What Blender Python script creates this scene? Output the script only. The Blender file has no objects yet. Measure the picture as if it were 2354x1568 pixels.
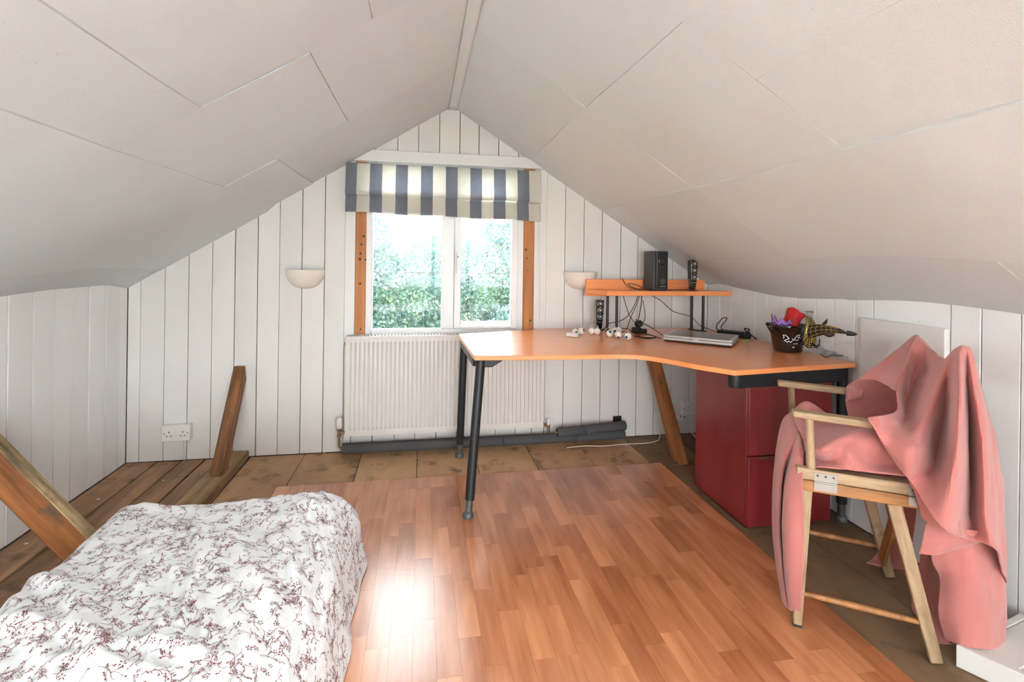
import bpy, math, random
import numpy as np
from mathutils import Vector, noise as mnoise

scn = bpy.context.scene
COL = scn.collection
rnd = random.Random(7)
nrnd = np.random.default_rng(7)

# ------------------------------------------------------------------ camera
F, CX, CY, EYE = 1150.0, 1177.0, 594.0, 1.2        # focal length (px of 2354), horizon centre, eye height
PSI, ROLL = math.atan(.18), .0135
_s, _c = math.sin(PSI), math.cos(PSI)
FWD = np.array([_s, _c, 0.]); _r0 = np.array([_c, -_s, 0.]); _u0 = np.array([0, 0, 1.])
RT = _r0 * math.cos(ROLL) + _u0 * math.sin(ROLL)
UP = _u0 * math.cos(ROLL) - _r0 * math.sin(ROLL)
cam_d = bpy.data.cameras.new('camera'); cam = bpy.data.objects.new('camera', cam_d); COL.objects.link(cam)
cam_d.sensor_width = 36.0; cam_d.lens = F / 2354 * 36.0; cam_d.clip_start = .02; cam_d.clip_end = 300
cam_d.shift_y = -(784 - CY) / 2354
from mathutils import Matrix
cam.matrix_world = Matrix(((RT[0], UP[0], -FWD[0], 0), (RT[1], UP[1], -FWD[1], 0), (RT[2], UP[2], -FWD[2], EYE), (0, 0, 0, 1)))
scn.camera = cam

def ray(px, py): return RT * (px - CX) / F - UP * (py - CY) / F + FWD
def at(px, py, d): return np.array([0, 0, EYE]) + ray(px, py) * d           # a measured point at distance d
def atz(px, py, z):
    r = ray(px, py); return np.array([0, 0, EYE]) + r * ((z - EYE) / r[2])
def aty(px, py, y):
    r = ray(px, py); return np.array([0, 0, EYE]) + r * (y / r[1])

# ------------------------------------------------------------------ light and exposure
SKY = 5.0
w = bpy.data.worlds.new('overcast_sky'); scn.world = w; w.use_nodes = True
nt = w.node_tree; bg = nt.nodes['Background']
bg.inputs['Color'].default_value = (.955, .975, 1.0, 1); bg.inputs['Strength'].default_value = SKY
scn.view_settings.view_transform = 'Standard'; scn.view_settings.look = 'None'
scn.view_settings.gamma = 1.0; scn.view_settings.use_curve_mapping = False
scn.view_settings.exposure = 1.42
scn.cycles.max_bounces = 9; scn.cycles.diffuse_bounces = 4; scn.cycles.glossy_bounces = 3; scn.cycles.transparent_max_bounces = 12
scn.cycles.use_adaptive_sampling = True; scn.cycles.adaptive_threshold = .2; scn.cycles.adaptive_min_samples = 12
scn.cycles.sample_clamp_indirect = 8.0

def portal(name, loc, rot, sx, sy):
    l = bpy.data.lights.new(name, 'AREA'); l.shape = 'RECTANGLE'; l.size = sx; l.size_y = sy
    l.cycles.is_portal = True
    o = bpy.data.objects.new(name, l); o.location = loc; o.rotation_euler = rot; COL.objects.link(o)
portal('window_portal', (.15, 3.36, 1.25), (-math.pi / 2, 0, 0), 1.0, 1.1)      # daylight through the far window and the enlarged rear glazing
portal('rear_fill_portal', (.16, -1.76, 1.05), (math.pi / 2, 0, 0), 3.1, 1.9)

for nm, (ha, hb, h0, h1), sl in (('left_roof_portal', (-1.02, -.58, -1.3, .25), .557), ('right_roof_portal', (.50, 1.62, -1.3, .25), -.563)):  # sampling guides for the added roof windows
    xm = (ha + hb) / 2; zm = (1.02 + (xm + 1.65) * .623 if sl > 0 else 2.16 - (xm - .18) * .631) + .16
    portal(nm, (xm, (h0 + h1) / 2, zm), (0, -sl if sl > 0 else -sl, 0), (hb - ha) / math.cos(sl), h1 - h0)

# ------------------------------------------------------------------ materials
MATS = {}
def _new(name):
    m = bpy.data.materials.new(name); m.use_nodes = True
    MATS[name] = m
    return m, m.node_tree, m.node_tree.nodes['Principled BSDF']
def N(t, typ, **kw):
    n = t.nodes.new(typ)
    for k, v in kw.items(): setattr(n, k, v)
    return n
def ramp(t, stops):
    r = N(t, 'ShaderNodeValToRGB'); e = r.color_ramp.elements
    while len(e) < len(stops): e.new(.5)
    for i, (p, c) in enumerate(stops):
        e[i].position = p; e[i].color = (*c, 1)
    return r
def coords(t, scale=(1, 1, 1), rand=True, world=False):
    tc = N(t, 'ShaderNodeTexCoord'); mp = N(t, 'ShaderNodeMapping'); mp.inputs['Scale'].default_value = scale
    src = tc.outputs['Object']
    if world:
        g = N(t, 'ShaderNodeNewGeometry'); src = g.outputs['Position']
    t.links.new(src, mp.inputs['Vector'])
    if rand and not world:
        oi = N(t, 'ShaderNodeObjectInfo'); mu = N(t, 'ShaderNodeMath', operation='MULTIPLY'); mu.inputs[1].default_value = 37.0
        t.links.new(oi.outputs['Random'], mu.inputs[0])
        t.links.new(mu.outputs[0], mp.inputs['Location'])
    return mp.outputs['Vector']
def mixc(t, fac, a, b, mode='MIX'):
    m = N(t, 'ShaderNodeMix', data_type='RGBA', blend_type=mode)
    for inp, v in ((m.inputs[0], fac), (m.inputs[6], a), (m.inputs[7], b)):
        if hasattr(v, 'links') or isinstance(v, bpy.types.NodeSocket): t.links.new(v, inp)
        elif isinstance(v, (int, float)): inp.default_value = v
        else: inp.default_value = (*v, 1)
    return m.outputs[2]
def noise(t, vec, scale, detail=3, rough=.55):
    n = N(t, 'ShaderNodeTexNoise'); n.inputs['Scale'].default_value = scale; n.inputs['Detail'].default_value = detail
    n.inputs['Roughness'].default_value = rough
    t.links.new(vec, n.inputs['Vector']); return n.outputs['Fac']
def bump(t, b, h, strength, dist=.01):
    n = N(t, 'ShaderNodeBump'); n.inputs['Strength'].default_value = strength; n.inputs['Distance'].default_value = dist
    t.links.new(h, n.inputs['Height']); t.links.new(n.outputs[0], b.inputs['Normal'])

def plain(name, c, rough=.5, metal=0, var=.08, vscale=6, bmp=0, bscale=60, coat=0, sheen=0, spec=.5):
    m, t, b = _new(name)
    v = coords(t)
    f = noise(t, v, vscale)
    col = mixc(t, f, tuple(max(0, x * (1 - var)) for x in c), tuple(min(1, x * (1 + var)) for x in c))
    t.links.new(col, b.inputs['Base Color'])
    b.inputs['Roughness'].default_value = rough; b.inputs['Metallic'].default_value = metal
    b.inputs['Specular IOR Level'].default_value = spec
    b.inputs['Coat Weight'].default_value = coat; b.inputs['Coat Roughness'].default_value = .12
    if sheen: b.inputs['Sheen Weight'].default_value = sheen; b.inputs['Sheen Roughness'].default_value = .5
    if bmp: bump(t, b, noise(t, v, bscale, 4), bmp, .004)
    return m

def painted(name, c, dirt=(.62, .55, .44), amount=.35, rough=.45, bscale=90, bmp=.15, streak=(14, 14, 2), dscale=1.6):
    m, t, b = _new(name)
    v = coords(t); vs = coords(t, streak)
    d1 = noise(t, v, dscale, 4, .6); r = ramp(t, [(.5, (0, 0, 0)), (.85, (1, 1, 1))]); t.links.new(d1, r.inputs[0])
    mu = N(t, 'ShaderNodeMath', operation='MULTIPLY'); mu.inputs[1].default_value = amount
    t.links.new(r.outputs[0], mu.inputs[0])
    oi = N(t, 'ShaderNodeObjectInfo')
    tone = mixc(t, oi.outputs['Random'], tuple(x * .95 for x in c), tuple(min(1, x * 1.03) for x in c))
    col = mixc(t, mu.outputs[0], tone, dirt)
    sp = noise(t, v, 55, 2, .5); r2 = ramp(t, [(.74, (0, 0, 0)), (.79, (1, 1, 1))]); t.links.new(sp, r2.inputs[0])
    mu2 = N(t, 'ShaderNodeMath', operation='MULTIPLY'); mu2.inputs[1].default_value = .35; t.links.new(r2.outputs[0], mu2.inputs[0])
    col = mixc(t, mu2.outputs[0], col, (.45, .38, .28))
    t.links.new(col, b.inputs['Base Color']); b.inputs['Roughness'].default_value = rough
    bump(t, b, noise(t, vs, bscale * .08, 5), bmp, .004)
    return m

def wood(name, dark, light, grain=(22, 22, 1.4), rough=.5, vary=.25, coat=0, rings=True, bmp=.12, spots=0, distort=3.0):
    m, t, b = _new(name)
    v = coords(t, grain)
    n1 = noise(t, v, 1.0, 6, .62)
    r = ramp(t, [(.3, dark), (.62, light)]); t.links.new(n1, r.inputs[0])
    col = r.outputs[0]
    if rings:
        wv = N(t, 'ShaderNodeTexWave', wave_type='RINGS'); wv.inputs['Scale'].default_value = .55; wv.inputs['Distortion'].default_value = distort
        wv.inputs['Detail'].default_value = 2; t.links.new(coords(t, tuple(g * .5 for g in grain)), wv.inputs['Vector'])
        rr = ramp(t, [(.0, (.78, .74, .70)), (.45, (1, 1, 1))]); t.links.new(wv.outputs['Fac'], rr.inputs[0])
        col = mixc(t, .8, col, rr.outputs[0], 'MULTIPLY')
    oi = N(t, 'ShaderNodeObjectInfo')
    tint = mixc(t, oi.outputs['Random'], (1 - vary, 1 - vary * 1.25, 1 - vary * 1.4), (1, 1, 1))
    col = mixc(t, 1.0, col, tint, 'MULTIPLY')
    if spots:
        vv = coords(t)
        sp = noise(t, vv, 9, 3, .6); r2 = ramp(t, [(.56, (0, 0, 0)), (.72, (1, 1, 1))]); t.links.new(sp, r2.inputs[0])
        mu = N(t, 'ShaderNodeMath', operation='MULTIPLY'); mu.inputs[1].default_value = spots; t.links.new(r2.outputs[0], mu.inputs[0])
        col = mixc(t, mu.outputs[0], col, (.10, .075, .04))
    t.links.new(col, b.inputs['Base Color']); b.inputs['Roughness'].default_value = rough
    b.inputs['Coat Weight'].default_value = coat; b.inputs['Coat Roughness'].default_value = .2
    bump(t, b, n1, bmp, .003)
    return m

painted('board_paint', (.77, .75, .72), amount=.18)
painted('side_board_lit', (.885, .89, .885), amount=.14)  # paler and cooler than the gable boards: missing daylight put into the colour
painted('ceiling_paint', (.70, .745, .755), dirt=(.62, .63, .61), amount=.22, rough=.75, bscale=400, bmp=.25, streak=(9, 9, 9), dscale=1.1)
painted('trim_paint', (.80, .795, .775), amount=.12, rough=.35)
plain('dark_brown', (.10, .075, .05), .9, var=.3)  # dark brown backing seen in the board gaps, also knots and screws
wood('beam_wood', (.13, .055, .018), (.42, .19, .065), (26, 26, 2.2), .6, .2, bmp=.5, spots=.8, distort=5)
wood('beam_wood_orange', (.14, .045, .012), (.50, .19, .055), (20, 20, 1.6), .6, .2, bmp=.5, spots=.9, distort=6)
wood('grey_edge_wood', (.10, .085, .05), (.62, .45, .24), (26, 26, 4), .75, .1, bmp=.6, spots=.6)
wood('jamb_pine', (.46, .16, .035), (.66, .27, .075), (30, 30, 1.2), .5, .08, bmp=.1)
wood('sole_wood', (.22, .13, .06), (.52, .34, .18), (20, 2, 20), .7, .1, bmp=.4, spots=.5)
wood('floorboard_wood', (.19, .11, .06), (.56, .33, .18), (16, 1.3, 16), .65, .25, bmp=.4, spots=.85)
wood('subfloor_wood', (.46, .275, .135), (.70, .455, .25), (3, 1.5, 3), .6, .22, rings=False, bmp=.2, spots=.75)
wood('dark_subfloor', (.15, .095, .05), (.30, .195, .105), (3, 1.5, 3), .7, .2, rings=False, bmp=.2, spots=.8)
painted('worn_paint', (.66, .645, .61), dirt=(.40, .30, .19), amount=.55, dscale=5)
wood('laminate_beech', (.57, .215, .088), (.76, .33, .155), (26, 2.4, 26), .27, .34, coat=.6, bmp=.05, distort=4)
wood('desk_beech', (.90, .295, .085), (.95, .345, .11), (3, 30, 30), .34, .02, coat=.7, rings=False, bmp=.02)
wood('desk_edge', (.72, .27, .09), (.80, .36, .15), (4, 4, 30), .35, .02, rings=False, bmp=.02)
wood('chair_wood', (.24, .155, .08), (.50, .36, .215), (40, 40, 5), .55, .1, rings=False, bmp=.3, spots=.35)
wood('chair_wood_orange', (.24, .095, .028), (.44, .20, .065), (40, 40, 4), .5, .1, rings=False, bmp=.3, spots=.4)
wood('mahogany', (.19, .014, .017), (.28, .028, .030), (5, 5, 1.2), .35, .06, coat=.2, rings=False, bmp=.02)
plain('black_metal', (.018, .022, .026), .42, .2, bmp=.05)
plain('grey_metal', (.14, .155, .16), .5, .6)
plain('steel', (.45, .45, .43), .35, .9)
plain('brass', (.35, .22, .12), .4, .8)
plain('radiator_enamel', (.72, .69, .65), .32, var=.03)
plain('upvc', (.84, .85, .86), .28, var=.02)
plain('white_plastic', (.82, .80, .77), .35, var=.02)
plain('sconce_plaster', (.84, .77, .70), .55, var=.03)
plain('foam_grey', (.085, .085, .09), .9, bmp=.4, bscale=160)
plain('black_plastic', (.012, .012, .013), .38)
plain('black_gloss', (.008, .008, .008), .12, coat=.5)
plain('speaker_grey', (.05, .052, .056), .5)
plain('cone_silver', (.55, .50, .42), .35, .5)
plain('laptop_silver', (.60, .60, .60), .3, .4, var=.03)
plain('laptop_lid', (.30, .29, .28), .28, .6, var=.03)
plain('laptop_base', (.025, .025, .028), .5)
plain('eye_white', (.86, .83, .74), .3, var=.03)
plain('eye_blue', (.05, .16, .34), .3)
plain('purple_felt', (.40, .20, .62), .7, bmp=.2)
plain('purple_dark', (.10, .03, .18), .7)
plain('red_satin', (.62, .012, .018), .38, bmp=.3, bscale=30)
plain('gold_print', (.75, .55, .12), .35, .6)
plain('hat_black', (.02, .016, .014), .55)
plain('print_white', (.80, .80, .78), .6)
plain('print_grey', (.55, .55, .55), .5)
plain('green_card', (.25, .55, .12), .6)
plain('pink_fabric', (.53, .185, .165), .85, var=.10, vscale=3, bmp=.35, bscale=260, sheen=.35)
plain('duvet_cotton', (.77, .785, .795), .8, var=.025, bmp=.25, bscale=120, sheen=.15)
plain('vine_print', (.20, .065, .068), .8, var=.6, vscale=14)
plain('hinge_metal', (.32, .31, .29), .45, .8)
plain('cable_black', (.012, .011, .011), .5)
plain('cable_white', (.78, .72, .60), .5)
plain('debris', (.80, .76, .66), .8)
plain('render_wall', (.62, .58, .52), .9)
plain('grass', (.10, .18, .05), .95, var=.4, vscale=2)
plain('bounce_pale', (.74, .75, .76), .9, var=.06)  # only for the added slab, pale to throw daylight indoors
plain('bark', (.09, .07, .05), .9, var=.3)
plain('shed_roof', (.55, .47, .40), .8)
plain('shed_wall', (.28, .36, .48), .8)

def mat_glass():
    m, t, b = _new('window_glass'); t.nodes.remove(b)
    o = t.nodes['Material Output']; tr = N(t, 'ShaderNodeBsdfTransparent'); gl = N(t, 'ShaderNodeBsdfGlossy'); mx = N(t, 'ShaderNodeMixShader')
    tr.inputs['Color'].default_value = (.97, .985, .98, 1); gl.inputs['Roughness'].default_value = .02
    fr = N(t, 'ShaderNodeFresnel'); fr.inputs['IOR'].default_value = 1.35
    t.links.new(fr.outputs[0], mx.inputs[0]); t.links.new(tr.outputs[0], mx.inputs[1]); t.links.new(gl.outputs[0], mx.inputs[2])
    t.links.new(mx.outputs[0], o.inputs['Surface'])
mat_glass()
def mat_blind():
    m, t, b = _new('blind_stripe'); o = t.nodes['Material Output']
    at_ = N(t, 'ShaderNodeAttribute'); at_.attribute_name = 'stripe'
    v = coords(t, (300, 300, 8)); n = noise(t, v, 1, 2)
    blue = mixc(t, n, (.29, .315, .38), (.45, .48, .54)); col = mixc(t, at_.outputs['Fac'], (.90, .885, .83), blue)
    t.links.new(col, b.inputs['Base Color']); b.inputs['Roughness'].default_value = .9
    tl = N(t, 'ShaderNodeBsdfTranslucent'); t.links.new(col, tl.inputs['Color'])
    mx = N(t, 'ShaderNodeMixShader'); mx.inputs[0].default_value = .55
    t.links.new(b.outputs[0], mx.inputs[1]); t.links.new(tl.outputs[0], mx.inputs[2]); t.links.new(mx.outputs[0], o.inputs['Surface'])
mat_blind()
def mat_leaf():
    m, t, b = _new('hazy_leaf'); o = t.nodes['Material Output']
    v = coords(t, rand=False, world=True); n = noise(t, v, 1.3, 4, .7); n2 = noise(t, v, 9, 2)
    r = ramp(t, [(.35, (.05, .11, .11)), (.5, (.085, .16, .13)), (.64, (.20, .25, .11))]); t.links.new(n, r.inputs[0])
    col = mixc(t, n2, r.outputs[0], (.17, .28, .27))  # blue outdoor haze mixed into the leaf colour
    t.links.new(col, b.inputs['Base Color']); b.inputs['Roughness'].default_value = .45
    tl = N(t, 'ShaderNodeBsdfTranslucent'); t.links.new(col, tl.inputs['Color'])
    mx = N(t, 'ShaderNodeMixShader'); mx.inputs[0].default_value = .45
    t.links.new(b.outputs[0], mx.inputs[1]); t.links.new(tl.outputs[0], mx.inputs[2]); t.links.new(mx.outputs[0], o.inputs['Surface'])
mat_leaf()
def mat_tulle():
    m, t, b = _new('tulle'); o = t.nodes['Material Output']; b.inputs['Base Color'].default_value = (.03, .03, .035, 1); b.inputs['Roughness'].default_value = .8
    tr = N(t, 'ShaderNodeBsdfTransparent'); mx = N(t, 'ShaderNodeMixShader')
    n = noise(t, coords(t, (40, 40, 40)), 1, 3); r = ramp(t, [(.3, (.08, .08, .08)), (.75, (.48, .48, .48))]); t.links.new(n, r.inputs[0])
    t.links.new(r.outputs[0], mx.inputs[0]); t.links.new(tr.outputs[0], mx.inputs[1]); t.links.new(b.outputs[0], mx.inputs[2]); t.links.new(mx.outputs[0], o.inputs['Surface'])
mat_tulle()

# ------------------------------------------------------------------ mesh helpers
class MB:
    def __init__(s): s.v = []; s.f = []; s.dir = None
    def add(s, vs, fs):
        b = len(s.v); s.v += [tuple(map(float, p)) for p in vs]; s.f += [tuple(i + b for i in f) for f in fs]; return s
    def box(s, x0, x1, y0, y1, z0, z1):
        return s.add([(x0, y0, z0), (x1, y0, z0), (x1, y1, z0), (x0, y1, z0), (x0, y0, z1), (x1, y0, z1), (x1, y1, z1), (x0, y1, z1)],
                     [(0, 3, 2, 1), (4, 5, 6, 7), (0, 1, 5, 4), (1, 2, 6, 5), (2, 3, 7, 6), (3, 0, 4, 7)])
    def bar(s, p0, p1, wd, ht, side=None, w1=None, h1=None):
        p0 = np.array(p0, float); p1 = np.array(p1, float); d = p1 - p0; d /= np.linalg.norm(d)
        if side is None: side = np.cross(d, (0, 0, 1)) if abs(d[2]) < .95 else np.array((1., 0, 0))
        s.dir = d
        side = np.array(side, float); side -= d * (side @ d); side /= np.linalg.norm(side); up = np.cross(side, d)
        w1 = wd if w1 is None else w1; h1 = ht if h1 is None else h1
        vs = []
        for p, a, b in ((p0, wd, ht), (p1, w1, h1)):
            for i, j in ((-1, -1), (1, -1), (1, 1), (-1, 1)): vs.append(p + side * i * a / 2 + up * j * b / 2)
        return s.add(vs, [(3, 2, 1, 0), (4, 5, 6, 7), (0, 1, 5, 4), (1, 2, 6, 5), (2, 3, 7, 6), (3, 0, 4, 7)])
    def tube(s, pts, r, n=8, caps=True):
        pts = [np.array(p, float) for p in pts]; m = len(pts); rs = r if hasattr(r, '__len__') else [r] * m
        ref = None; vs = []
        for i, p in enumerate(pts):
            d = pts[min(i + 1, m - 1)] - pts[max(i - 1, 0)]; d /= (np.linalg.norm(d) + 1e-12)
            if ref is None: ref = np.cross(d, (0, 0, 1.)); ref = np.array((1., 0, 0)) if np.linalg.norm(ref) < .1 else ref
            ref = ref - d * (ref @ d); ref /= np.linalg.norm(ref); q = np.cross(d, ref)
            for k in range(n):
                a = 2 * math.pi * k / n; vs.append(p + (ref * math.cos(a) + q * math.sin(a)) * rs[i])
        fs = [(i * n + k, i * n + (k + 1) % n, (i + 1) * n + (k + 1) % n, (i + 1) * n + k) for i in range(m - 1) for k in range(n)]
        if caps: fs += [tuple(range(n - 1, -1, -1)), tuple((m - 1) * n + k for k in range(n))]
        return s.add(vs, fs)
    def lathe(s, prof, c, n=24, ax=(0, 0, 1), a0=0, a1=2 * math.pi, ref=None):
        ax = np.array(ax, float); ax /= np.linalg.norm(ax); c = np.array(c, float)
        if ref is None: ref = np.cross(ax, (0, 1, .3))
        ref = np.array(ref, float); ref -= ax * (ref @ ax); ref /= np.linalg.norm(ref); q = np.cross(ax, ref)
        full = abs(a1 - a0 - 2 * math.pi) < 1e-6; k = n if full else n + 1
        vs = []
        for (r, z) in prof:
            for i in range(k):
                a = a0 + (a1 - a0) * i / n; vs.append(c + ax * z + (ref * math.cos(a) + q * math.sin(a)) * max(r, 1e-5))
        fs = [(j * k + i, j * k + (i + 1) % k, (j + 1) * k + (i + 1) % k, (j + 1) * k + i) for j in range(len(prof) - 1) for i in range(n)]
        return s.add(vs, fs)
    def prism(s, poly, lo, hi, axis='z'):
        n = len(poly)
        f = {'z': lambda a, b, h: (a, b, h), 'y': lambda a, b, h: (a, h, b), 'x': lambda a, b, h: (h, a, b)}[axis]
        vs = [f(a, b, lo) for a, b in poly] + [f(a, b, hi) for a, b in poly]
        return s.add(vs, [tuple(range(n - 1, -1, -1)), tuple(range(n, 2 * n))] + [(i, (i + 1) % n, n + (i + 1) % n, n + i) for i in range(n)])
    def grid(s, P):
        P = np.asarray(P); n, m = P.shape[:2]
        return s.add(P.reshape(-1, 3), [(i * m + j, i * m + j + 1, (i + 1) * m + j + 1, (i + 1) * m + j) for i in range(n - 1) for j in range(m - 1)])
    def sphere(s, c, r, n=14, k=9, sc=(1, 1, 1)):
        vs = []; c = np.array(c, float)
        for j in range(k + 1):
            th = math.pi * j / k
            for i in range(n): a = 2 * math.pi * i / n; vs.append(c + np.array((math.sin(th) * math.cos(a) * sc[0], math.sin(th) * math.sin(a) * sc[1], math.cos(th) * sc[2])) * r)
        return s.add(vs, [(j * n + i, (j + 1) * n + i, (j + 1) * n + (i + 1) % n, j * n + (i + 1) % n) for j in range(k) for i in range(n)])

WL = {}
ORIENTED = {'beam_wood', 'beam_wood_orange', 'grey_edge_wood', 'chair_wood', 'chair_wood_orange'}
def smooth_mesh(me, ang=40):
    me.shade_smooth()
    try: me.set_sharp_from_angle(angle=math.radians(ang))
    except Exception: pass
def part(name, mb, mt, parent=None, smooth=False, bevel=0, label=None, seg=2, solid=0, recalc=True):
    V_ = np.array(mb.v, float)
    if parent is None:
        loc = np.array([(V_[:, 0].min() + V_[:, 0].max()) / 2, (V_[:, 1].min() + V_[:, 1].max()) / 2, V_[:, 2].min()])
    else: loc = WL[parent.name]
    Rm = None
    if mb.dir is not None and mt in ORIENTED:        # run the grain along the length of the piece
        Rm = Vector(mb.dir).to_track_quat('Z', 'Y').to_matrix(); c_ = V_.mean(0); Lc = (V_ - c_) @ np.array(Rm)
    me = bpy.data.meshes.new(name); me.from_pydata((V_ - loc if Rm is None else Lc).tolist(), [], mb.f); me.update()
    if recalc:
        import bmesh
        bm = bmesh.new(); bm.from_mesh(me); bmesh.ops.recalc_face_normals(bm, faces=bm.faces); bm.to_mesh(me); bm.free()
    me.materials.append(MATS[mt])
    if smooth: smooth_mesh(me)
    o = bpy.data.objects.new(name, me); COL.objects.link(o)
    if parent is None: o.location = loc
    else: o.parent = parent
    if Rm is not None: o.location = c_ - (loc if parent is not None else 0); o.rotation_euler = Rm.to_euler()
    WL[o.name] = loc
    if solid:
        md = o.modifiers.new('thickness', 'SOLIDIFY'); md.thickness = solid; md.offset = 0
    if bevel:
        md = o.modifiers.new('soft_edge', 'BEVEL'); md.width = bevel; md.segments = seg; md.limit_method = 'ANGLE'; md.angle_limit = math.radians(40)
        if not smooth: smooth_mesh(me, 35)
    if label: o['label'] = label
    return o
def tag(o, label, cat, group=None, kind=None):
    o['label'] = label; o['category'] = cat
    if group: o['group'] = group
    if kind: o['kind'] = kind
    return o
def thing(name, label, cat, loc, group=None):
    o = bpy.data.objects.new(name, None); o.empty_display_size = .05; COL.objects.link(o); o.location = tuple(loc); WL[o.name] = np.array(loc, float)
    return tag(o, label, cat, group)
def struct(o, label=None):
    o['kind'] = 'structure'
    if label: o['label'] = label
    return o
def spline(pts, n):
    P = np.array(pts, float); m = len(P); Q = np.vstack([2 * P[0] - P[1], P, 2 * P[-1] - P[-2]])
    out = []
    for t in np.linspace(0, m - 1 - 1e-9, n):
        i = int(t); u = t - i; a, b, c, d = Q[i], Q[i + 1], Q[i + 2], Q[i + 3]
        out.append(.5 * (2 * b + (c - a) * u + (2 * a - 5 * b + 4 * c - d) * u * u + (3 * b - a - 3 * c + d) * u ** 3))
    return np.array(out)
def loft(rows, nu, nv):
    R = np.array([spline(r, nu) for r in rows])
    return np.stack([spline(R[:, j], nv) for j in range(nu)], axis=1)

# ------------------------------------------------------------------ room shell
YW, YR, XL, XR, XRG, ZRG, ZKL, ZKR = 3.2, -1.6, -1.65, 1.97, .18, 2.16, 1.02, 1.03
def zroof(x): return ZRG + (ZKL - ZRG) * (XRG - x) / (XRG - XL) if x < XRG else ZRG + (ZKR - ZRG) * (x - XRG) / (XR - XRG)
def zc(x, y):          # the sagging ceiling: boards bow between the rafters
    z = zroof(x)
    e = min(1, max(0, (YW - y) / .15))
    z += e * .012 * mnoise.noise(Vector((x * 1.3, y * 1.1, 3.1))) + e * .004 * mnoise.noise(Vector((x * 4, y * 4, 9)))
    if x > 1.15: z += e * .022 * math.sin((y - 1.25) * 4.1) * min(1, (x - 1.15) / .8)
    if x < -.9: z += e * .010 * math.sin((y - 2.2) * 3.0) * min(1, (-.9 - x) / .6) - .018 * max(0, 1 - (YW - y) / .35) ** 2
    return z

# far gable wall with the window opening, and its painted boards
GX0, GX1, GZ0, GZ1 = -.345, .66, .70, 1.79          # structural opening
wb = MB()
def gable_piece(m, x0, x1, z0, ztop_fn, y0, y1):
    xs = [x0] + ([XRG] if x0 < XRG < x1 else []) + [x1]
    poly = [(x0, z0), (x1, z0)] + [(x, ztop_fn(x)) for x in reversed(xs)]
    m.prism(poly, y0, y1, 'y')
top = lambda x: zroof(x) + .03
gable_piece(wb, XL - .1, GX0, 0, top, YW + .012, YW + .14)
gable_piece(wb, GX1, XR + .1, 0, top, YW + .012, YW + .14)
wb.box(GX0, GX1, YW + .012, YW + .14, 0, GZ0)
gable_piece(wb, GX0, GX1, GZ1, top, YW + .012, YW + .14)
wall_back = struct(part('wall_back', wb, 'dark_brown'), 'white boarded gable wall with the window')
bx = [-1.65, -1.584, -1.458, -1.334, -1.209, -1.086, -.962, -.84, -.712, -.584, -.464]
bx2 = [.803, .932, 1.061, 1.189, 1.322, 1.447, 1.575, 1.702, 1.839, 1.97]
mid = [-.464, -.418, -.29, -.157, -.03, .1, .229, .352, .48, .61, .72, .803]
def board(parent, x0, x1, z0, topf, mat='board_paint', th=.012, y=YW):
    g0, g1 = rnd.uniform(.0008, .0026), rnd.uniform(.0008, .0026); m = MB(); dy = rnd.uniform(-.0015, .0015)
    gable_piece(m, x0 + g0, x1 - g1, z0, topf, y + dy, y + th)
    return part('board', m, mat, parent, bevel=.0018, seg=1)
for xs in (bx, bx2):
    for a, b in zip(xs[:-1], xs[1:]): board(wall_back, a, b, .002, lambda x: zroof(x) + .012)
for a, b in zip(mid[:-1], mid[1:]):
    board(wall_back, a, b, .002, lambda x: .70)
    board(wall_back, a, b, 1.785, lambda x: zroof(x) + .012)

# side walls of boards
def side_wall(name, x, sgn, zk, ys, label, wavy):
    m = MB(); m.box(*sorted((x + sgn * .012, x + sgn * .12)), YR - .1, YW + .1, 0, zk + .06)
    wl = struct(part(name, m, 'dark_brown'), label)
    for a, b in zip(ys[:-1], ys[1:]):
        g0, g1 = rnd.uniform(.0008, .0028), rnd.uniform(.0008, .0028); mm = MB(); dx = rnd.uniform(-.0015, .0015)
        n = 4; yy = [a + g0 + (b - a - g0 - g1) * i / n for i in range(n + 1)]
        poly = [(yy[0], .002), (yy[-1], .002)] + [(y, zk + wavy(y)) for y in reversed(yy)]
        mm.prism(poly, *sorted((x + dx, x + sgn * .012)), 'x')
        part('board', mm, 'side_board_lit', wl, bevel=.0018, seg=1)
    return wl
ysL = [3.2, 3.12, 3.0, 2.867, 2.739, 2.623, 2.493, 2.361]
while ysL[-1] > YR: ysL.append(ysL[-1] - .13)
ysR = [3.2, 3.053, 2.928, 2.806, 2.69, 2.586, 2.468, 2.349, 2.223, 2.108, 1.989, 1.898, 1.568, 1.463, 1.342]
while ysR[-1] > YR: ysR.append(ysR[-1] - .135)
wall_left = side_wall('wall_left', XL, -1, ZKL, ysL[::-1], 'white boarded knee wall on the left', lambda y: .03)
wall_right = side_wall('wall_right', XR, 1, ZKR, ysR[::-1], 'white boarded knee wall on the right', lambda y: .035)

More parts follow.
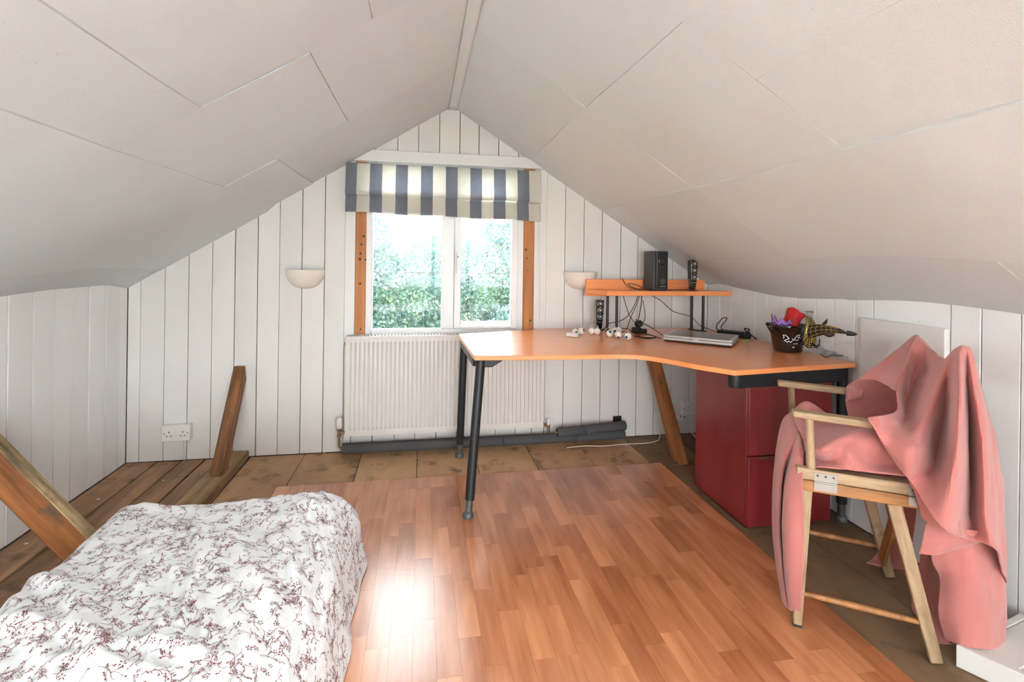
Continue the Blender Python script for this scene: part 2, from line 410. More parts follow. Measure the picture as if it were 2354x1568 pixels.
# rear gable behind the viewer with a window enlarged for fill light
RX0, RX1, RZ0 = -1.42, 1.74, .28                     # unseen glazing widened to the rafters to bring in fill daylight
rw = MB(); gable_piece(rw, XL - .1, RX0, 0, top, YR - .14, YR); gable_piece(rw, RX1, XR + .1, 0, top, YR - .14, YR)
rw.box(RX0, RX1, YR - .14, YR, 0, RZ0)
struct(part('wall_front', rw, 'board_paint'), 'unseen gable wall behind the viewer, cut open for fill glazing')
w2 = MB(); inner = lambda x: zroof(x) - .07
w2.box(RX0, RX1, YR - .1, YR - .04, RZ0, RZ0 + .05)
for x in (RX0, -.40, .155, .71, RX1 - .05): gable_piece(w2, x, x + .05, RZ0, lambda q: zroof(q) + .01, YR - .1, YR - .04)
for xa, xb in ((RX0, XRG), (XRG, RX1)): w2.prism([(xa, inner(xa)), (xb, inner(xb)), (xb, zroof(xb) + .02), (xa, zroof(xa) + .02)], YR - .1, YR - .04, 'y')
win2 = struct(part('window_2', w2, 'upvc'), 'unseen rear gable glazing, widened to fill the room with daylight')
for a, b in ((RX0 + .05, -.40), (-.35, .155), (.205, .71), (.76, RX1 - .05)):
    m = MB(); gable_piece(m, a, b, RZ0 + .05, inner, YR - .073, YR - .069); part('pane', m, 'window_glass', win2)
struct(part('bounce_slab', MB().box(-6, 6, -7.5, YR - .15, -.30, -.10), 'bounce_pale'), 'added pale slab outside the rear gable, bouncing daylight onto the ceiling')  # unseen slab added to bounce daylight up through the rear glazing

# ceiling: sheets of painted board on both slopes
ADDED_SKYL = ((-1.02, -.58, -1.3, .25), (.50, 1.62, -1.3, .25))          # unseen roof windows, one per slope, added to fill the room with daylight
ceil_m = MB()
for (xa, xb), (ha, hb, hy0, hy1) in zip(((XL - .1, XRG), (XRG, XR + .1)), ADDED_SKYL):
    for x0, x1, y0, y1 in ((xa, xb, hy1, YW + .14), (xa, xb, YR - .1, hy0), (xa, ha, hy0, hy1), (hb, xb, hy0, hy1)):
        for dz in (.03, .08): ceil_m.grid(np.array([[(x, y, zroof(x) + dz) for y in (y0, y1)] for x in (x0, x1)]))
ceiling = struct(part('ceiling', ceil_m, 'dark_brown', recalc=False), 'low pitched ceiling lined with painted sheets')
def panel(x0, x1, y0, y1, lift=0.0, g=.0009):
    nx = max(4, int(abs(x1 - x0) / .05)); ny = max(4, int((y1 - y0) / .06))
    xs = np.linspace(x0 + g * (x0 > XL + .02) * (abs(x0 - XRG) > .01), x1 - g * (x1 < XR - .02) * (abs(x1 - XRG) > .01), nx + 1)
    ys = np.linspace(y0 + g, y1 - (g if y1 < YW - .01 else -.005), ny + 1)
    lo = np.array([[(x, y, zc(x, y) - lift + .004 * mnoise.noise(Vector((x * 2 + x0 * 7, y * 2 + y0 * 5, 1)))) for y in ys] for x in xs])
    hi = lo.copy(); hi[..., 2] += .009
    m = MB(); m.grid(lo); n1 = len(m.v); m.grid(hi)
    a, b = lo.shape[:2]
    ring = [i * b for i in range(a)] + [(a - 1) * b + j for j in range(1, b)] + [i * b + b - 1 for i in range(a - 2, -1, -1)] + [j for j in range(b - 2, 0, -1)]
    m.f += [(ring[k], ring[(k + 1) % len(ring)], n1 + ring[(k + 1) % len(ring)], n1 + ring[k]) for k in range(len(ring))]
    return part('ceiling_sheet', m, 'ceiling_paint', ceiling, smooth=True)
YB = YR - .02
for a in [(-.163, XRG, .3, 1.63), (-.655, -.163, .3, 1.63), (-.875, -.655, .3, 1.64, .002), (-.35, XRG, 1.63, 2.435), (-.875, -.35, 1.64, 2.435, .002), (-.655, XRG, 2.435, YW),
          (-1.49, -.655, 2.435, YW, .003), (-1.49, -.875, .3, 2.435, .004), (XL - .01, -1.49, .3, YW, .002),
          (XRG, .68, 2.05, YW), (XRG, .68, 1.24, 2.05), (.68, 1.18, 1.24, 2.05, .001), (.68, 1.18, 2.05, YW), (XRG, .9, .3, 1.24, .002), (.9, 1.18, .3, 1.24, .001),
          (1.18, 1.67, 2.03, 2.95, .004), (1.18, 1.67, .3, 2.03, .006), (1.67, XR + .01, 2.03, 2.95, .003), (1.67, XR + .01, 1.2, 2.03, .004), (1.67, XR + .01, .3, 1.2, .002), (1.18, XR + .01, 2.95, YW, .0),
          ] + [q for (xa, xb), (ha, hb, h0, h1) in zip(((XL - .01, XRG), (XRG, XR + .01)), ADDED_SKYL) for q in ((xa, ha, YB, .3), (hb, xb, YB, .3), (ha, hb, YB, h0), (ha, hb, h1, .3))]:
    panel(*a)
for k, (ha, hb, h0, h1) in enumerate(ADDED_SKYL):
    m = MB(); zz = lambda x, d: zroof(x) + d
    for x0, x1, y0, y1 in ((ha, ha + .05, h0, h1), (hb - .05, hb, h0, h1), (ha + .05, hb - .05, h0, h0 + .05), (ha + .05, hb - .05, h1 - .05, h1)):
        v = [(x, y, zz(x, d)) for d in (-.005, .12) for x, y in ((x0, y0), (x1, y0), (x1, y1), (x0, y1))]
        m.add(v, [(0, 3, 2, 1), (4, 5, 6, 7), (0, 1, 5, 4), (1, 2, 6, 5), (2, 3, 7, 6), (3, 0, 4, 7)])
    rw_ = struct(part('window_%d' % (3 + k), m, 'upvc'), ('unseen roof window added in the left slope for fill daylight', 'unseen roof window added in the right slope for fill daylight')[k])
    m = MB(); v = [(x, y, zz(x, d)) for d in (.08, .085) for x, y in ((ha + .045, h0 + .045), (hb - .045, h0 + .045), (hb - .045, h1 - .045), (ha + .045, h1 - .045))]
    m.add(v, [(0, 3, 2, 1), (4, 5, 6, 7), (0, 1, 5, 4), (1, 2, 6, 5), (2, 3, 7, 6), (3, 0, 4, 7)]); part('pane', m, 'window_glass', rw_)
# cover strip along the ridge
rs = MB(); P = np.array([[(XRG + dx, y, zc(XRG, y) - .016 - abs(dx) * .25 + .003 * mnoise.noise(Vector((0, y * 3, 5)))) for y in np.linspace(YB, YW, 40)] for dx in (-.026, -.012, .012, .026)]); rs.grid(P)
struct(part('trim_1', rs, 'ceiling_paint', smooth=True, solid=.006), 'white cover strip along the ridge')

# floor
fm = MB(); fm.box(XL - .1, XR + .1, YR - .1, YW + .1, -.12, -.013)
floor = struct(part('floor', fm, 'dark_brown'), 'mixed timber floor with a laid laminate area')
for a, b in zip((-1.65, -1.49, -1.36, -1.235, -1.115), (-1.49, -1.36, -1.235, -1.115, -.99)):
    for y0, y1 in ((YR, .55), (.553, YW)):
        part('floorboard', MB().box(a + .004, b - .004, y0, y1, -.013, rnd.uniform(-.003, .0)), 'floorboard_wood', floor, bevel=.002, seg=1)
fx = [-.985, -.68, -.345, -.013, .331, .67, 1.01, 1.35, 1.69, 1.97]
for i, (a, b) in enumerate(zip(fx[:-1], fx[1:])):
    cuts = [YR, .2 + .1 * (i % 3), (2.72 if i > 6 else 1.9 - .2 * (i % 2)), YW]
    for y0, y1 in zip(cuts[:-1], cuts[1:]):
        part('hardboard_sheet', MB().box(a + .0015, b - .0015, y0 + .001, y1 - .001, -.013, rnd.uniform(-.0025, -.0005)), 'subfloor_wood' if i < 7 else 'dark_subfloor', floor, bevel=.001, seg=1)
# laminate strips
LX0, LX1, LY1 = -.72, 1.402, 2.75; SW = (LX1 - LX0) / 30
lam_mesh = {}
def strip_mesh(L):
    L = round(L, 2)
    if L not in lam_mesh:
        m = MB().box(.0002, SW - .0002, -L + .0002, -.0002, 0, .006); me = bpy.data.meshes.new('strip'); me.from_pydata(m.v, [], m.f); me.materials.append(MATS['laminate_beech']); lam_mesh[L] = me
    return lam_mesh[L]
rest = MB()
for i in range(30):
    x = LX0 + i * SW; y = LY1; first = True
    ylim = 1.9 if x < -.28 else .55
    while y > ylim:
        L = rnd.choice((.22, .28, .34, .40, .46)) if not first else rnd.choice((.12, .22, .3, .4)); first = False
        o = bpy.data.objects.new('laminate_strip', strip_mesh(L)); COL.objects.link(o); o.parent = floor
        o.location = np.array((x, y, -.0005)) - WL[floor.name]; y -= round(L, 2)
    rest.box(x + .0004, x + SW - .0004, YR + .1, y, -.0005, .0055)
o = part('laminate_rest', rest, 'laminate_beech', floor); o['kind'] = 'stuff'

# ------------------------------------------------------------------ window
wf = thing('window_1', 'white two-light window with orange pine studs each side', 'window', (.15, 3.26, .70)); del wf['category']; wf['kind'] = 'structure'
Y0, Y1 = 3.225, 3.295
part('window_frame', MB().box(-.345, -.305, Y0, Y1, .70, 1.79).box(.605, .66, Y0, Y1, .70, 1.79).box(-.305, .605, Y0, Y1, .70, .742).box(-.305, .605, Y0, Y1, 1.76, 1.79).box(.125, .203, Y0, Y1, .742, 1.76), 'upvc', wf, bevel=.004)
sash = part('window_sash', MB().box(.205, .247, Y0 - .012, Y1 - .02, .744, 1.765).box(.577, .618, Y0 - .012, Y1 - .02, .744, 1.765).box(.247, .577, Y0 - .012, Y1 - .02, .744, .758).box(.247, .577, Y0 - .012, Y1 - .02, 1.735, 1.765), 'upvc', wf, bevel=.004)
part('pane', MB().box(-.307, .127, 3.262, 3.268, .740, 1.762), 'window_glass', wf)
part('pane', MB().box(.245, .579, 3.246, 3.252, .756, 1.737), 'window_glass', wf)
hm = MB(); hm.box(.214, .232, 3.203, 3.214, 1.14, 1.25)
hm.tube([(.223, 3.205, 1.225), (.223, 3.185, 1.225), (.222, 3.176, 1.21), (.220, 3.172, 1.15), (.218, 3.176, 1.10)], [.008, .008, .009, .007, .005], 10)
part('window_handle', hm, 'upvc', sash, smooth=True)
part('handle_lock', MB().tube([(.223, 3.166, 1.205), (.223, 3.172, 1.205)], .004, 10), 'black_plastic', sash)
part('stud', MB().box(-.404, -.343, YW + .004, YW + .09, .70, 1.79), 'jamb_pine', wf, bevel=.002, seg=1)
part('stud', MB().box(.655, .722, YW + .004, YW + .09, .70, 1.79), 'jamb_pine', wf, bevel=.002, seg=1)
kn = MB()
for (px, py, r) in [(836, 543, 3), (831, 562, 2.4), (829, 583, 2.6), (827, 596, 3), (840, 597, 2.2), (828, 652, 3), (829, 757, 2.2), (1209, 574, 3), (1212, 594, 2), (1213, 621, 1.6), (1219, 737, 3)]:
    p = aty(px, py, YW + .003); kn.tube([p, p + np.array((0, .003, 0))], r / 370, 9)
part('knot', kn, 'dark_brown', wf)
part('window_sill', MB().box(-.36, .675, 3.205, 3.30, .682, .702), 'trim_paint', wf, bevel=.003)
trm = [MB().box(-.464, -.404, YW - .008, YW + .012, .665, 1.785), MB().box(.722, .803, YW - .008, YW + .012, .665, 1.785)]
for i, m in enumerate(trm): struct(part('trim_%d' % (2 + i), m, 'trim_paint', bevel=.002, seg=1), ('white painted upright board left of the window', 'white painted upright board right of the window')[i])
hd = MB(); xa, xb = -.345, .715
hd.prism([(xa - .09, 1.787), (xb + .085, 1.787), (xb - .01, 1.858), (xa + .012, 1.858)], YW - .022, YW, 'y')
struct(part('trim_4', hd, 'trim_paint', bevel=.003), 'white painted head board above the blind')

# ------------------------------------------------------------------ roman blind
def blind():
    t = thing('roman_blind', 'striped cream and slate-blue roman blind at the top of the window', 'blind', (.145, 3.13, 1.45))
    xa, xb = -.458, .748; nx = 380
    def layer(prof, sag):
        P = []
        for i in range(nx + 1):
            u = i / nx; x = xa + (xb - xa) * u; row = []
            for (y, z, k) in prof:
                row.append((x, y + .004 * math.sin(u * 21 + z * 9) * k, z + sag(u) * k + .003 * math.sin(u * 17) * k))
            P.append(row)
        return np.array(P)
    def make(name, P, parent):
        m = MB(); m.grid(P); o = part(name, m, 'blind_stripe', parent, smooth=True, solid=.0015, recalc=False)
        a = o.data.attributes.new('stripe', 'FLOAT', 'POINT')
        ns = P.shape[1]; val = []
        for i in range(nx + 1):
            ph = i / nx * 15.88 + .12; val += [1.0 if int(ph) % 2 == 0 and ph % 1 < .96 or (int(ph) % 2 == 1 and ph % 1 > .985) else 0.0] * ns
        a.data.foreach_set('value', val)
        return o
    up = [(3.165, 1.768, 0), (3.150, 1.764, 0), (3.140, 1.72, .1), (3.132, 1.66, .4), (3.122, 1.61, .8), (3.116, 1.582, 1), (3.118, 1.570, 1), (3.128, 1.572, 1), (3.140, 1.585, 1), (3.146, 1.60, .7)]
    make('upper_fold', layer(up, lambda u: -.010 * u), t)
    lo = [(3.152, 1.60, .7), (3.148, 1.575, .8), (3.136, 1.53, 1), (3.130, 1.492, 1), (3.132, 1.478, 1), (3.140, 1.484, 1), (3.150, 1.55, 1), (3.155, 1.585, 1), (3.157, 1.53, 1), (3.160, 1.49, 1)]
    make('lower_fold', layer(lo, lambda u: -.034 * u), t)
    hem = [(3.134, 1.50, 1), (3.131, 1.48, 1), (3.133, 1.468, 1), (3.140, 1.474, 1)]
    make('hem', layer(hem, lambda u: -.028 * u if u < .95 else -.028 * .95), t)
    part('head_batten', MB().box(xa + .01, xb - .01, 3.155, 3.175, 1.752, 1.766), 'trim_paint', t)
    part('pull_cord', MB().tube(spline([(.733, 3.16, 1.75), (.742, 3.165, 1.45), (.757, 3.17, 1.05), (.760, 3.175, .80)], 16), .0018, 6), 'white_plastic', t)
blind()

# ------------------------------------------------------------------ radiator and pipes
def radiator():
    t = thing('radiator', 'white ribbed panel radiator under the window', 'radiator', (.17, 3.15, .125))
    x0, x1, z0, z1, yf = -.438, .777, .126, .72, 3.10
    n = 46; pitch = (x1 - x0 - .03) / n; xs = [x0, x0 + .006]
    cols = [(x0, .0), (x0 + .010, 0)]
    for i in range(n):
        a = x0 + .015 + i * pitch
        cols += [(a, 0), (a + pitch * .36, 0), (a + pitch * .50, 1), (a + pitch * .62, 1), (a + pitch * .76, 0)]
    cols += [(x1 - .010, 0), (x1, 0)]
    zz = [z0, z0 + .035, z0 + .050, z1 - .05, z1 - .035, z1]; amt = [0, 0, 1, 1, 0, 0]
    P = np.array([[(x, yf + .012 * k * a, z) for z, a in zip(zz, amt)] for x, k in cols])
    m = MB(); m.grid(P); m.box(x0, x1, yf + .0135, yf + .020, z0, z1)
    part('front_panel', m, 'radiator_enamel', t, smooth=True)
    part('back_panel', MB().box(x0, x1, 3.176, 3.184, z0, z1), 'radiator_enamel', t)
    for x in (x0 - .003, x1 - .003): part('side_cover', MB().box(x, x + .006, yf + .004, 3.182, z0 + .03, z1 + .001), 'radiator_enamel', t, bevel=.002)
    g = MB()
    for i in range(60): a = x0 + .01 + i * (x1 - x0 - .02) / 60; g.box(a, a + .008, yf + .02, 3.176, z1 - .006, z1)
    g.box(x0, x1, yf + .001, yf + .02, z1 - .006, z1 + .001).box(x0, x1, 3.172, 3.182, z1 - .006, z1 + .001)
    part('top_grille', g, 'radiator_enamel', t)
    tv = part('thermostat_valve', MB().lathe([(.0, .0), (.010, 0), (.010, .02), (.015, .024), (.015, .03)], (-.474, 3.135, .135), 14).tube([(-.474, 3.135, .14), (-.436, 3.135, .14)], .008, 10).tube([(-.474, 3.135, .14), (-.474, 3.135, .055), (-.462, 3.135, .045)], .007, 10).lathe([(.0, 0), (.013, 0), (.013, .012), (0, .012)], (-.474, 3.135, .115), 8), 'brass', t, smooth=True)
    part('thermostat_head', MB().lathe([(0, .0), (.014, .0), (.019, .006), (.019, .05), (.016, .064), (.0, .066)], (-.474, 3.135, .165), 18), 'white_plastic', tv, smooth=True)
    lv = part('lockshield_valve', MB().lathe([(0, 0), (.011, 0), (.011, .03), (0, .03)], (.818, 3.135, .10), 12).tube([(.818, 3.135, .125), (.777, 3.135, .125)], .008, 10).tube([(.818, 3.135, .11), (.822, 3.135, .075), (.845, 3.132, .062)], .008, 10), 'brass', t, smooth=True)
    part('valve_cap', MB().lathe([(0, 0), (.010, 0), (.010, .035), (0, .037)], (.818, 3.135, .13), 12), 'white_plastic', lv, smooth=True)
    part('bleed_valve', MB().tube([(-.438, 3.13, .675), (-.452, 3.13, .675)], .007, 10), 'steel', t, smooth=True)
radiator()
def lag(name, pts, r, label):
    t = thing(name, label, 'pipe', pts[0], 'lagged heating pipes')
    segs = len(pts) - 1
    for a, b in zip(pts[:-1], pts[1:]):
        a = np.array(a); b = np.array(b); d = (b - a) / np.linalg.norm(b - a)
        part('foam_sleeve', MB().tube([a + d * .001, a + d * .004, b - d * .004, b - d * .001], [r * .93, r, r, r * .93], 20), 'foam_grey', t, smooth=True)
    part('copper_pipe', MB().tube([np.array(pts[0]) - (.012, 0, 0), np.array(pts[-1]) + (.005, 0, 0)], .0075, 10), 'brass', t, smooth=True)
lag('lagged_pipe', [(-.455, 3.118, .048), (.52, 3.122, .046), (1.0, 3.125, .045), (1.335, 3.13, .045)], .031, 'long grey foam-lagged pipe along the floor under the radiator')
lag('lagged_pipe', [(.862, 3.082, .093), (1.05, 3.092, .099), (1.335, 3.115, .108)], .029, 'short grey foam-lagged pipe lying on the longer one')
tag(part('pipe_hole', MB().box(1.283, 1.342, YW - .004, YW + .003, .11, .145), 'black_plastic'), 'small black hole in the boards above the lagged pipes', 'hole')

# ------------------------------------------------------------------ sconces, sockets
def sconce(x, label):
    t = thing('wall_sconce', label, 'wall light', (x, YW, 1.0), 'plaster uplighters')
    R, H = .113, .115
    out = [(R * math.cos(a) ** .8 if a < math.pi / 2 - .01 else 0, -H * math.sin(a)) for a in np.linspace(0, math.pi / 2, 14)]
    prof = [(r, z) for r, z in reversed(out)] + [(R - .008, .0)] + [(max(0, r - .008), z * .9) for r, z in out[1:]]
    m = MB().lathe(prof, (x, YW - .002, 1.116), 28, a0=math.pi, a1=2 * math.pi, ref=(1, 0, 0))
    part('bowl', m, 'sconce_plaster', t, smooth=True)
    part('back_plate', MB().box(x - .05, x + .05, YW - .006, YW, 1.03, 1.105), 'sconce_plaster', t)
    part('bulb', MB().sphere((x, YW - .045, 1.085), .022), 'white_plastic', t, smooth=True)
sconce(-.691, 'white plaster half-bowl wall light left of the window')
sconce(1.036, 'white plaster half-bowl wall light right of the window behind the shelf')
def socket(x, z, label):
    t = thing('wall_socket', label, 'socket', (x, YW, z), 'double wall sockets')
    part('box', MB().box(x - .072, x + .072, YW - .034, YW, z, z + .088), 'white_plastic', t, bevel=.003)
    part('face_plate', MB().box(x - .074, x + .074, YW - .042, YW - .033, z - .001, z + .089), 'white_plastic', t, bevel=.003)
    for cx in (x - .036, x + .036):
        h = MB(); h.box(cx - .002, cx + .002, YW - .0428, YW - .040, z + .046, z + .056)
        for dx in (-.011, .011): h.box(cx + dx - .004, cx + dx + .004, YW - .0428, YW - .040, z + .027, z + .031)
        o = part('pin_hole', h, 'black_plastic', t); o['kind'] = 'stuff'
    for dx in (-.062, .062):
        h = MB(); h.tube([(x + dx, YW - .0428, z + .043), (x + dx, YW - .040, z + .043)], .003, 8)
        part('screw', h, 'black_plastic', t)
socket(-1.374, .128, 'white double socket low on the wall by the left corner')
socket(1.845, .145, 'white double socket under the desk by the dark red cabinet')
pg = thing('cable_outlet', 'round white cable outlet below the socket under the desk', 'outlet', (1.775, YW - .02, .105))
part('cover', MB().lathe([(0, 0), (.028, 0), (.026, .018), (.018, .026), (0, .027)], (1.775, YW, .12), 20, ax=(0, -1, 0)), 'white_plastic', pg, smooth=True)
part('screw', MB().tube([(1.79, YW - .030, .125), (1.79, YW - .026, .125)], .005, 8).tube([(1.762, YW - .030, .132), (1.762, YW - .026, .132)], .004, 8), 'dark_brown', pg)
part('cable', MB().tube(spline([(1.785, YW - .02, .10), (1.80, 3.15, .06), (1.83, 3.05, .006), (1.86, 2.98, .005), (1.93, 2.93, .005)], 24), .004, 6), 'cable_white', pg, smooth=True)
tag(part('floor_cable', MB().tube(spline([(.92, 3.06, .004), (1.05, 3.065, .006), (1.15, 3.05, .005), (1.3, 3.06, .005), (1.45, 3.06, .004), (1.55, 3.09, .004), (1.60, 3.15, .01), (1.62, 3.19, .09), (1.622, 3.196, .2)], 50), .0028, 6), 'cable_white', smooth=True), 'thin cream cable trailing along the floor from the lagged pipes', 'cable')
tag(part('socket_cable', MB().tube(spline([(-1.35, YW - .003, .128), (-1.348, YW - .003, .06), (-1.342, YW - .003, .003)], 10), .003, 6), 'cable_white', smooth=True), 'thin white cable running down from the left socket', 'cable')

# ------------------------------------------------------------------ raking struts
def strut(label, mb_list, base):
    t = thing('timber_strut', label, 'timber', base, 'raking roof struts')
    for nm, m, mt in mb_list: part(nm, m, mt, t, bevel=.004, seg=1)
    return t
def yz_strut(x, wx, yb, zb, yt, zt, dep, mat):
    d = np.array((0, yt - yb, zt - zb)); d /= np.linalg.norm(d); nrm = np.array((0, d[2], -d[1])) * dep   # towards the wall/floor side
    b = np.array((x, yb, zb)); tt = np.array((x, yt, zt)); m = MB()
    lo_back = b + nrm; k = (zb - lo_back[2]) / d[2]; lo_back = lo_back + d * k if lo_back[2] < zb else lo_back
    hi_back = tt + nrm; k = (YW - hi_back[1]) / d[1]; hi_back = hi_back + d * k
    poly = [b, lo_back, hi_back, tt]
    m.prism([(p[1], p[2]) for p in poly], x - wx / 2, x + wx / 2, 'x'); m.dir = d
    return m
strut('dark brown timber strut leaning on the far wall beside the left socket', [('beam', yz_strut(-1.045, .060, 2.835, .04, 3.168, .55, .075, 'beam_wood'), 'beam_wood')], (-1.045, 2.85, .04))
strut('orange-brown timber strut leaning on the far wall under the desk', [('beam', yz_strut(1.535, .060, 2.715, .0, 3.16, .66, .085, 'beam_wood'), 'beam_wood_orange')], (1.53, 2.72, 0))
# the near-left strut runs up to the left eave
a0 = np.array((-1.212, 2.14, .040)); a1 = np.array((-1.662, 2.14, .585)); d_ = (a1 - a0) / np.linalg.norm(a1 - a0); upn = np.array((-d_[2], 0, d_[0])) * -1
t = strut('thick orange timber strut rising to the left wall beside the bed', [], (-1.1, 2.05, 0))
m = MB().bar(a0, a1, .055, .112, side=(0, 1, 0)); part('beam', m, 'beam_wood_orange', t, bevel=.008, seg=2)
m = MB(); off = upn * .0575 
m.bar(a0 + off, a1 + off, .052, .004, side=(0, 1, 0)); part('weathered_edge', m, 'grey_edge_wood', t)
sp = MB().box(-1.112, -.995, 2.1, 3.198, -.002, .041)
tag(part('sole_plate', sp, 'sole_wood', bevel=.004, seg=1), 'worn timber sole plate on the floor beneath the left strut', 'timber')

# ------------------------------------------------------------------ desk
ZD = .745
outline = [(.218, 2.987), (.246, 2.316)] + [tuple(p) for p in spline([(.25, 2.316), (.60, 2.287), (.93, 2.272), (1.04, 2.235), (1.12, 2.14), (1.20, 2.00), (1.29, 1.885)], 26)[1:]] + [(1.955, 1.965), (1.935, 2.5), (1.915, 2.9), (1.85, 3.05), (1.72, 3.12), (.79, 3.178)]
desk = thing('corner_desk', 'orange beech corner desk with curved front and black metal legs', 'desk', (1.1, 2.6, 0))
part('desktop', MB().prism(outline, ZD - .022, ZD), 'desk_beech', desk, bevel=.002, seg=2)
def desk_leg(xt, yt, xb, yb, r=.022):
    p0 = np.array((xt, yt, ZD - .022)); p1 = np.array((xb, yb, .0)); d = p1 - p0
    lg = part('leg', MB().tube([p0, p0 + d * .885], r, 20), 'black_metal', desk, smooth=True)
    part('leg_sleeve', MB().tube([p0 + d * .885, p0 + d * .965], r * .72, 16).lathe([(r * .73, 0), (r * .78, .002), (r * .73, .004)], p0 + d * .93, 16), 'grey_metal', lg, smooth=True)
    part('foot', MB().lathe([(0, 0), (r * 1.12, 0), (r * 1.15, .010), (r * 1.0, .020), (r * .7, .026), (0, .026)], (xb, yb, .0055 if .0 < xb < 1.4 and yb < 2.75 else .0), 20), 'grey_metal', lg, smooth=True)
desk_leg(.282, 2.362, .225, 2.302); desk_leg(.252, 2.95, .238, 3.02); desk_leg(1.85, 3.02, 1.852, 3.075); desk_leg(1.925, 2.01, 1.94, 2.02)
fr = MB(); fr.bar((.262, 2.40, ZD - .045), (.244, 2.93, ZD - .045), .03, .044); part('rail', fr, 'black_metal', desk, bevel=.004)
fr = MB(); fr.prism([(.295, ZD - .0222), (.40, ZD - .0222), (.355, ZD - .05), (.335, ZD - .062), (.295, ZD - .062)], 2.345, 2.395, 'y'); part('bracket', fr, 'black_metal', desk, bevel=.004)
fr = MB(); fr.bar((1.335, 1.945, ZD - .055), (1.93, 2.008, ZD - .055), .05, .066); part('rail', fr, 'black_metal', desk, bevel=.006)
part('rail_cap', MB().lathe([(0, 0), (.028, .004), (.032, .02), (.032, .066), (0, .066)], (1.332, 1.945, ZD - .0885), 18), 'black_metal', desk, smooth=True)
fr = MB(); fr.bar((1.90, 2.05, ZD - .05), (1.87, 2.98, ZD - .05), .03, .05); part('rail', fr, 'black_metal', desk, bevel=.004)
fr = MB(); fr.bar((.40, 3.0, ZD - .05), (1.80, 3.06, ZD - .05), .03, .05); part('rail', fr, 'black_metal', desk, bevel=.004)
part('cable_loop', MB().tube(spline([(1.15, 2.42, .72), (1.165, 2.42, .695), (1.25, 2.42, .695), (1.262, 2.42, .722)], 16), .003, 6), 'black_metal', desk, smooth=True)

# shelf on the desk
sh = thing('desk_shelf', 'orange beech raised shelf on black posts at the back of the desk', 'shelf', (1.5, 3.0, ZD))
part('shelf_board', MB().prism([(1.045, 3.075), (1.108, 2.885), (1.945, 2.885), (1.945, 2.93), (1.88, 3.075)], .98, 1.009), 'desk_beech', sh, bevel=.002)
part('back_board', MB().box(1.040, 1.872, 3.076, 3.096, .965, 1.073), 'desk_beech', sh, bevel=.002)
for (x, y) in ((1.168, 3.03), (1.192, 2.935), (1.752, 3.03), (1.776, 2.935)):
    part('post', MB().tube([(x, y, ZD + .006), (x, y, .98)], .0085, 12), 'black_metal', sh, smooth=True)
for xa, xb in ((1.16, 1.202), (1.74, 1.79)):
    part('foot_bar', MB().bar((xa + .004, 3.05, ZD + .004), (xb - .006, 2.915, ZD + .004), .022, .008), 'black_metal', sh, bevel=.002)

def text(s, parent, loc, rx, rz, size, mt):
    c = bpy.data.curves.new('lettering', 'FONT'); c.body = s; c.size = size; c.align_x = 'CENTER'; c.extrude = .0002
    tmp = bpy.data.objects.new('lettering', c); COL.objects.link(tmp)
    bpy.context.view_layer.update()
    me = bpy.data.meshes.new_from_object(tmp); COL.objects.unlink(tmp); bpy.data.objects.remove(tmp)
    me.materials.clear(); me.materials.append(MATS[mt])
    o = bpy.data.objects.new('lettering', me); COL.objects.link(o); o.parent = parent
    o.location = np.array(loc) - WL[parent.name]; o.rotation_euler = (rx, 0, rz); return o
# subwoofer
sw = thing('subwoofer', 'tall dark grey subwoofer box standing on the shelf', 'speaker', (1.47, 3.0, 1.009))
x0, x1, y0, y1, z0, z1 = 1.424, 1.522, 2.905, 3.06, 1.012, 1.258
part('cabinet', MB().box(x0, x1, y0 + .012, y1, z0, z1), 'speaker_grey', sw, bevel=.006)
ff = MB(); ff.prism([(x0 + .006, y0 + .012), (x0 + .018, y0), (x1 - .012, y0), (x1 - .003, y0 + .012)], z0 + .012, z1 - .006); part('front_baffle', ff, 'black_plastic', sw, bevel=.004)
cx = (x0 + x1) / 2 + .004
part('port', MB().lathe([(.026, -.0005), (.021, .0018), (.019, .0005), (.018, -.001), (0, -.001)], (cx, y0, 1.195), 22, ax=(0, -1, 0)), 'black_gloss', sw, smooth=True)
part('dial', MB().lathe([(.020, -.0005), (.020, .002), (.016, .003), (0, .001)], (cx + .004, y0, 1.068), 22, ax=(0, -1, 0)), 'speaker_grey', sw, smooth=True)
for dx in (-.03, .03): part('foot', MB().tube([(cx + dx, y0 + .04, 1.0095), (cx + dx, y0 + .04, 1.013)], .008, 10), 'black_plastic', sw)
text('CREATIVE', sw, (cx + .004, y0 - .0008, 1.034), math.pi / 2, 0, .0085, 'print_grey')
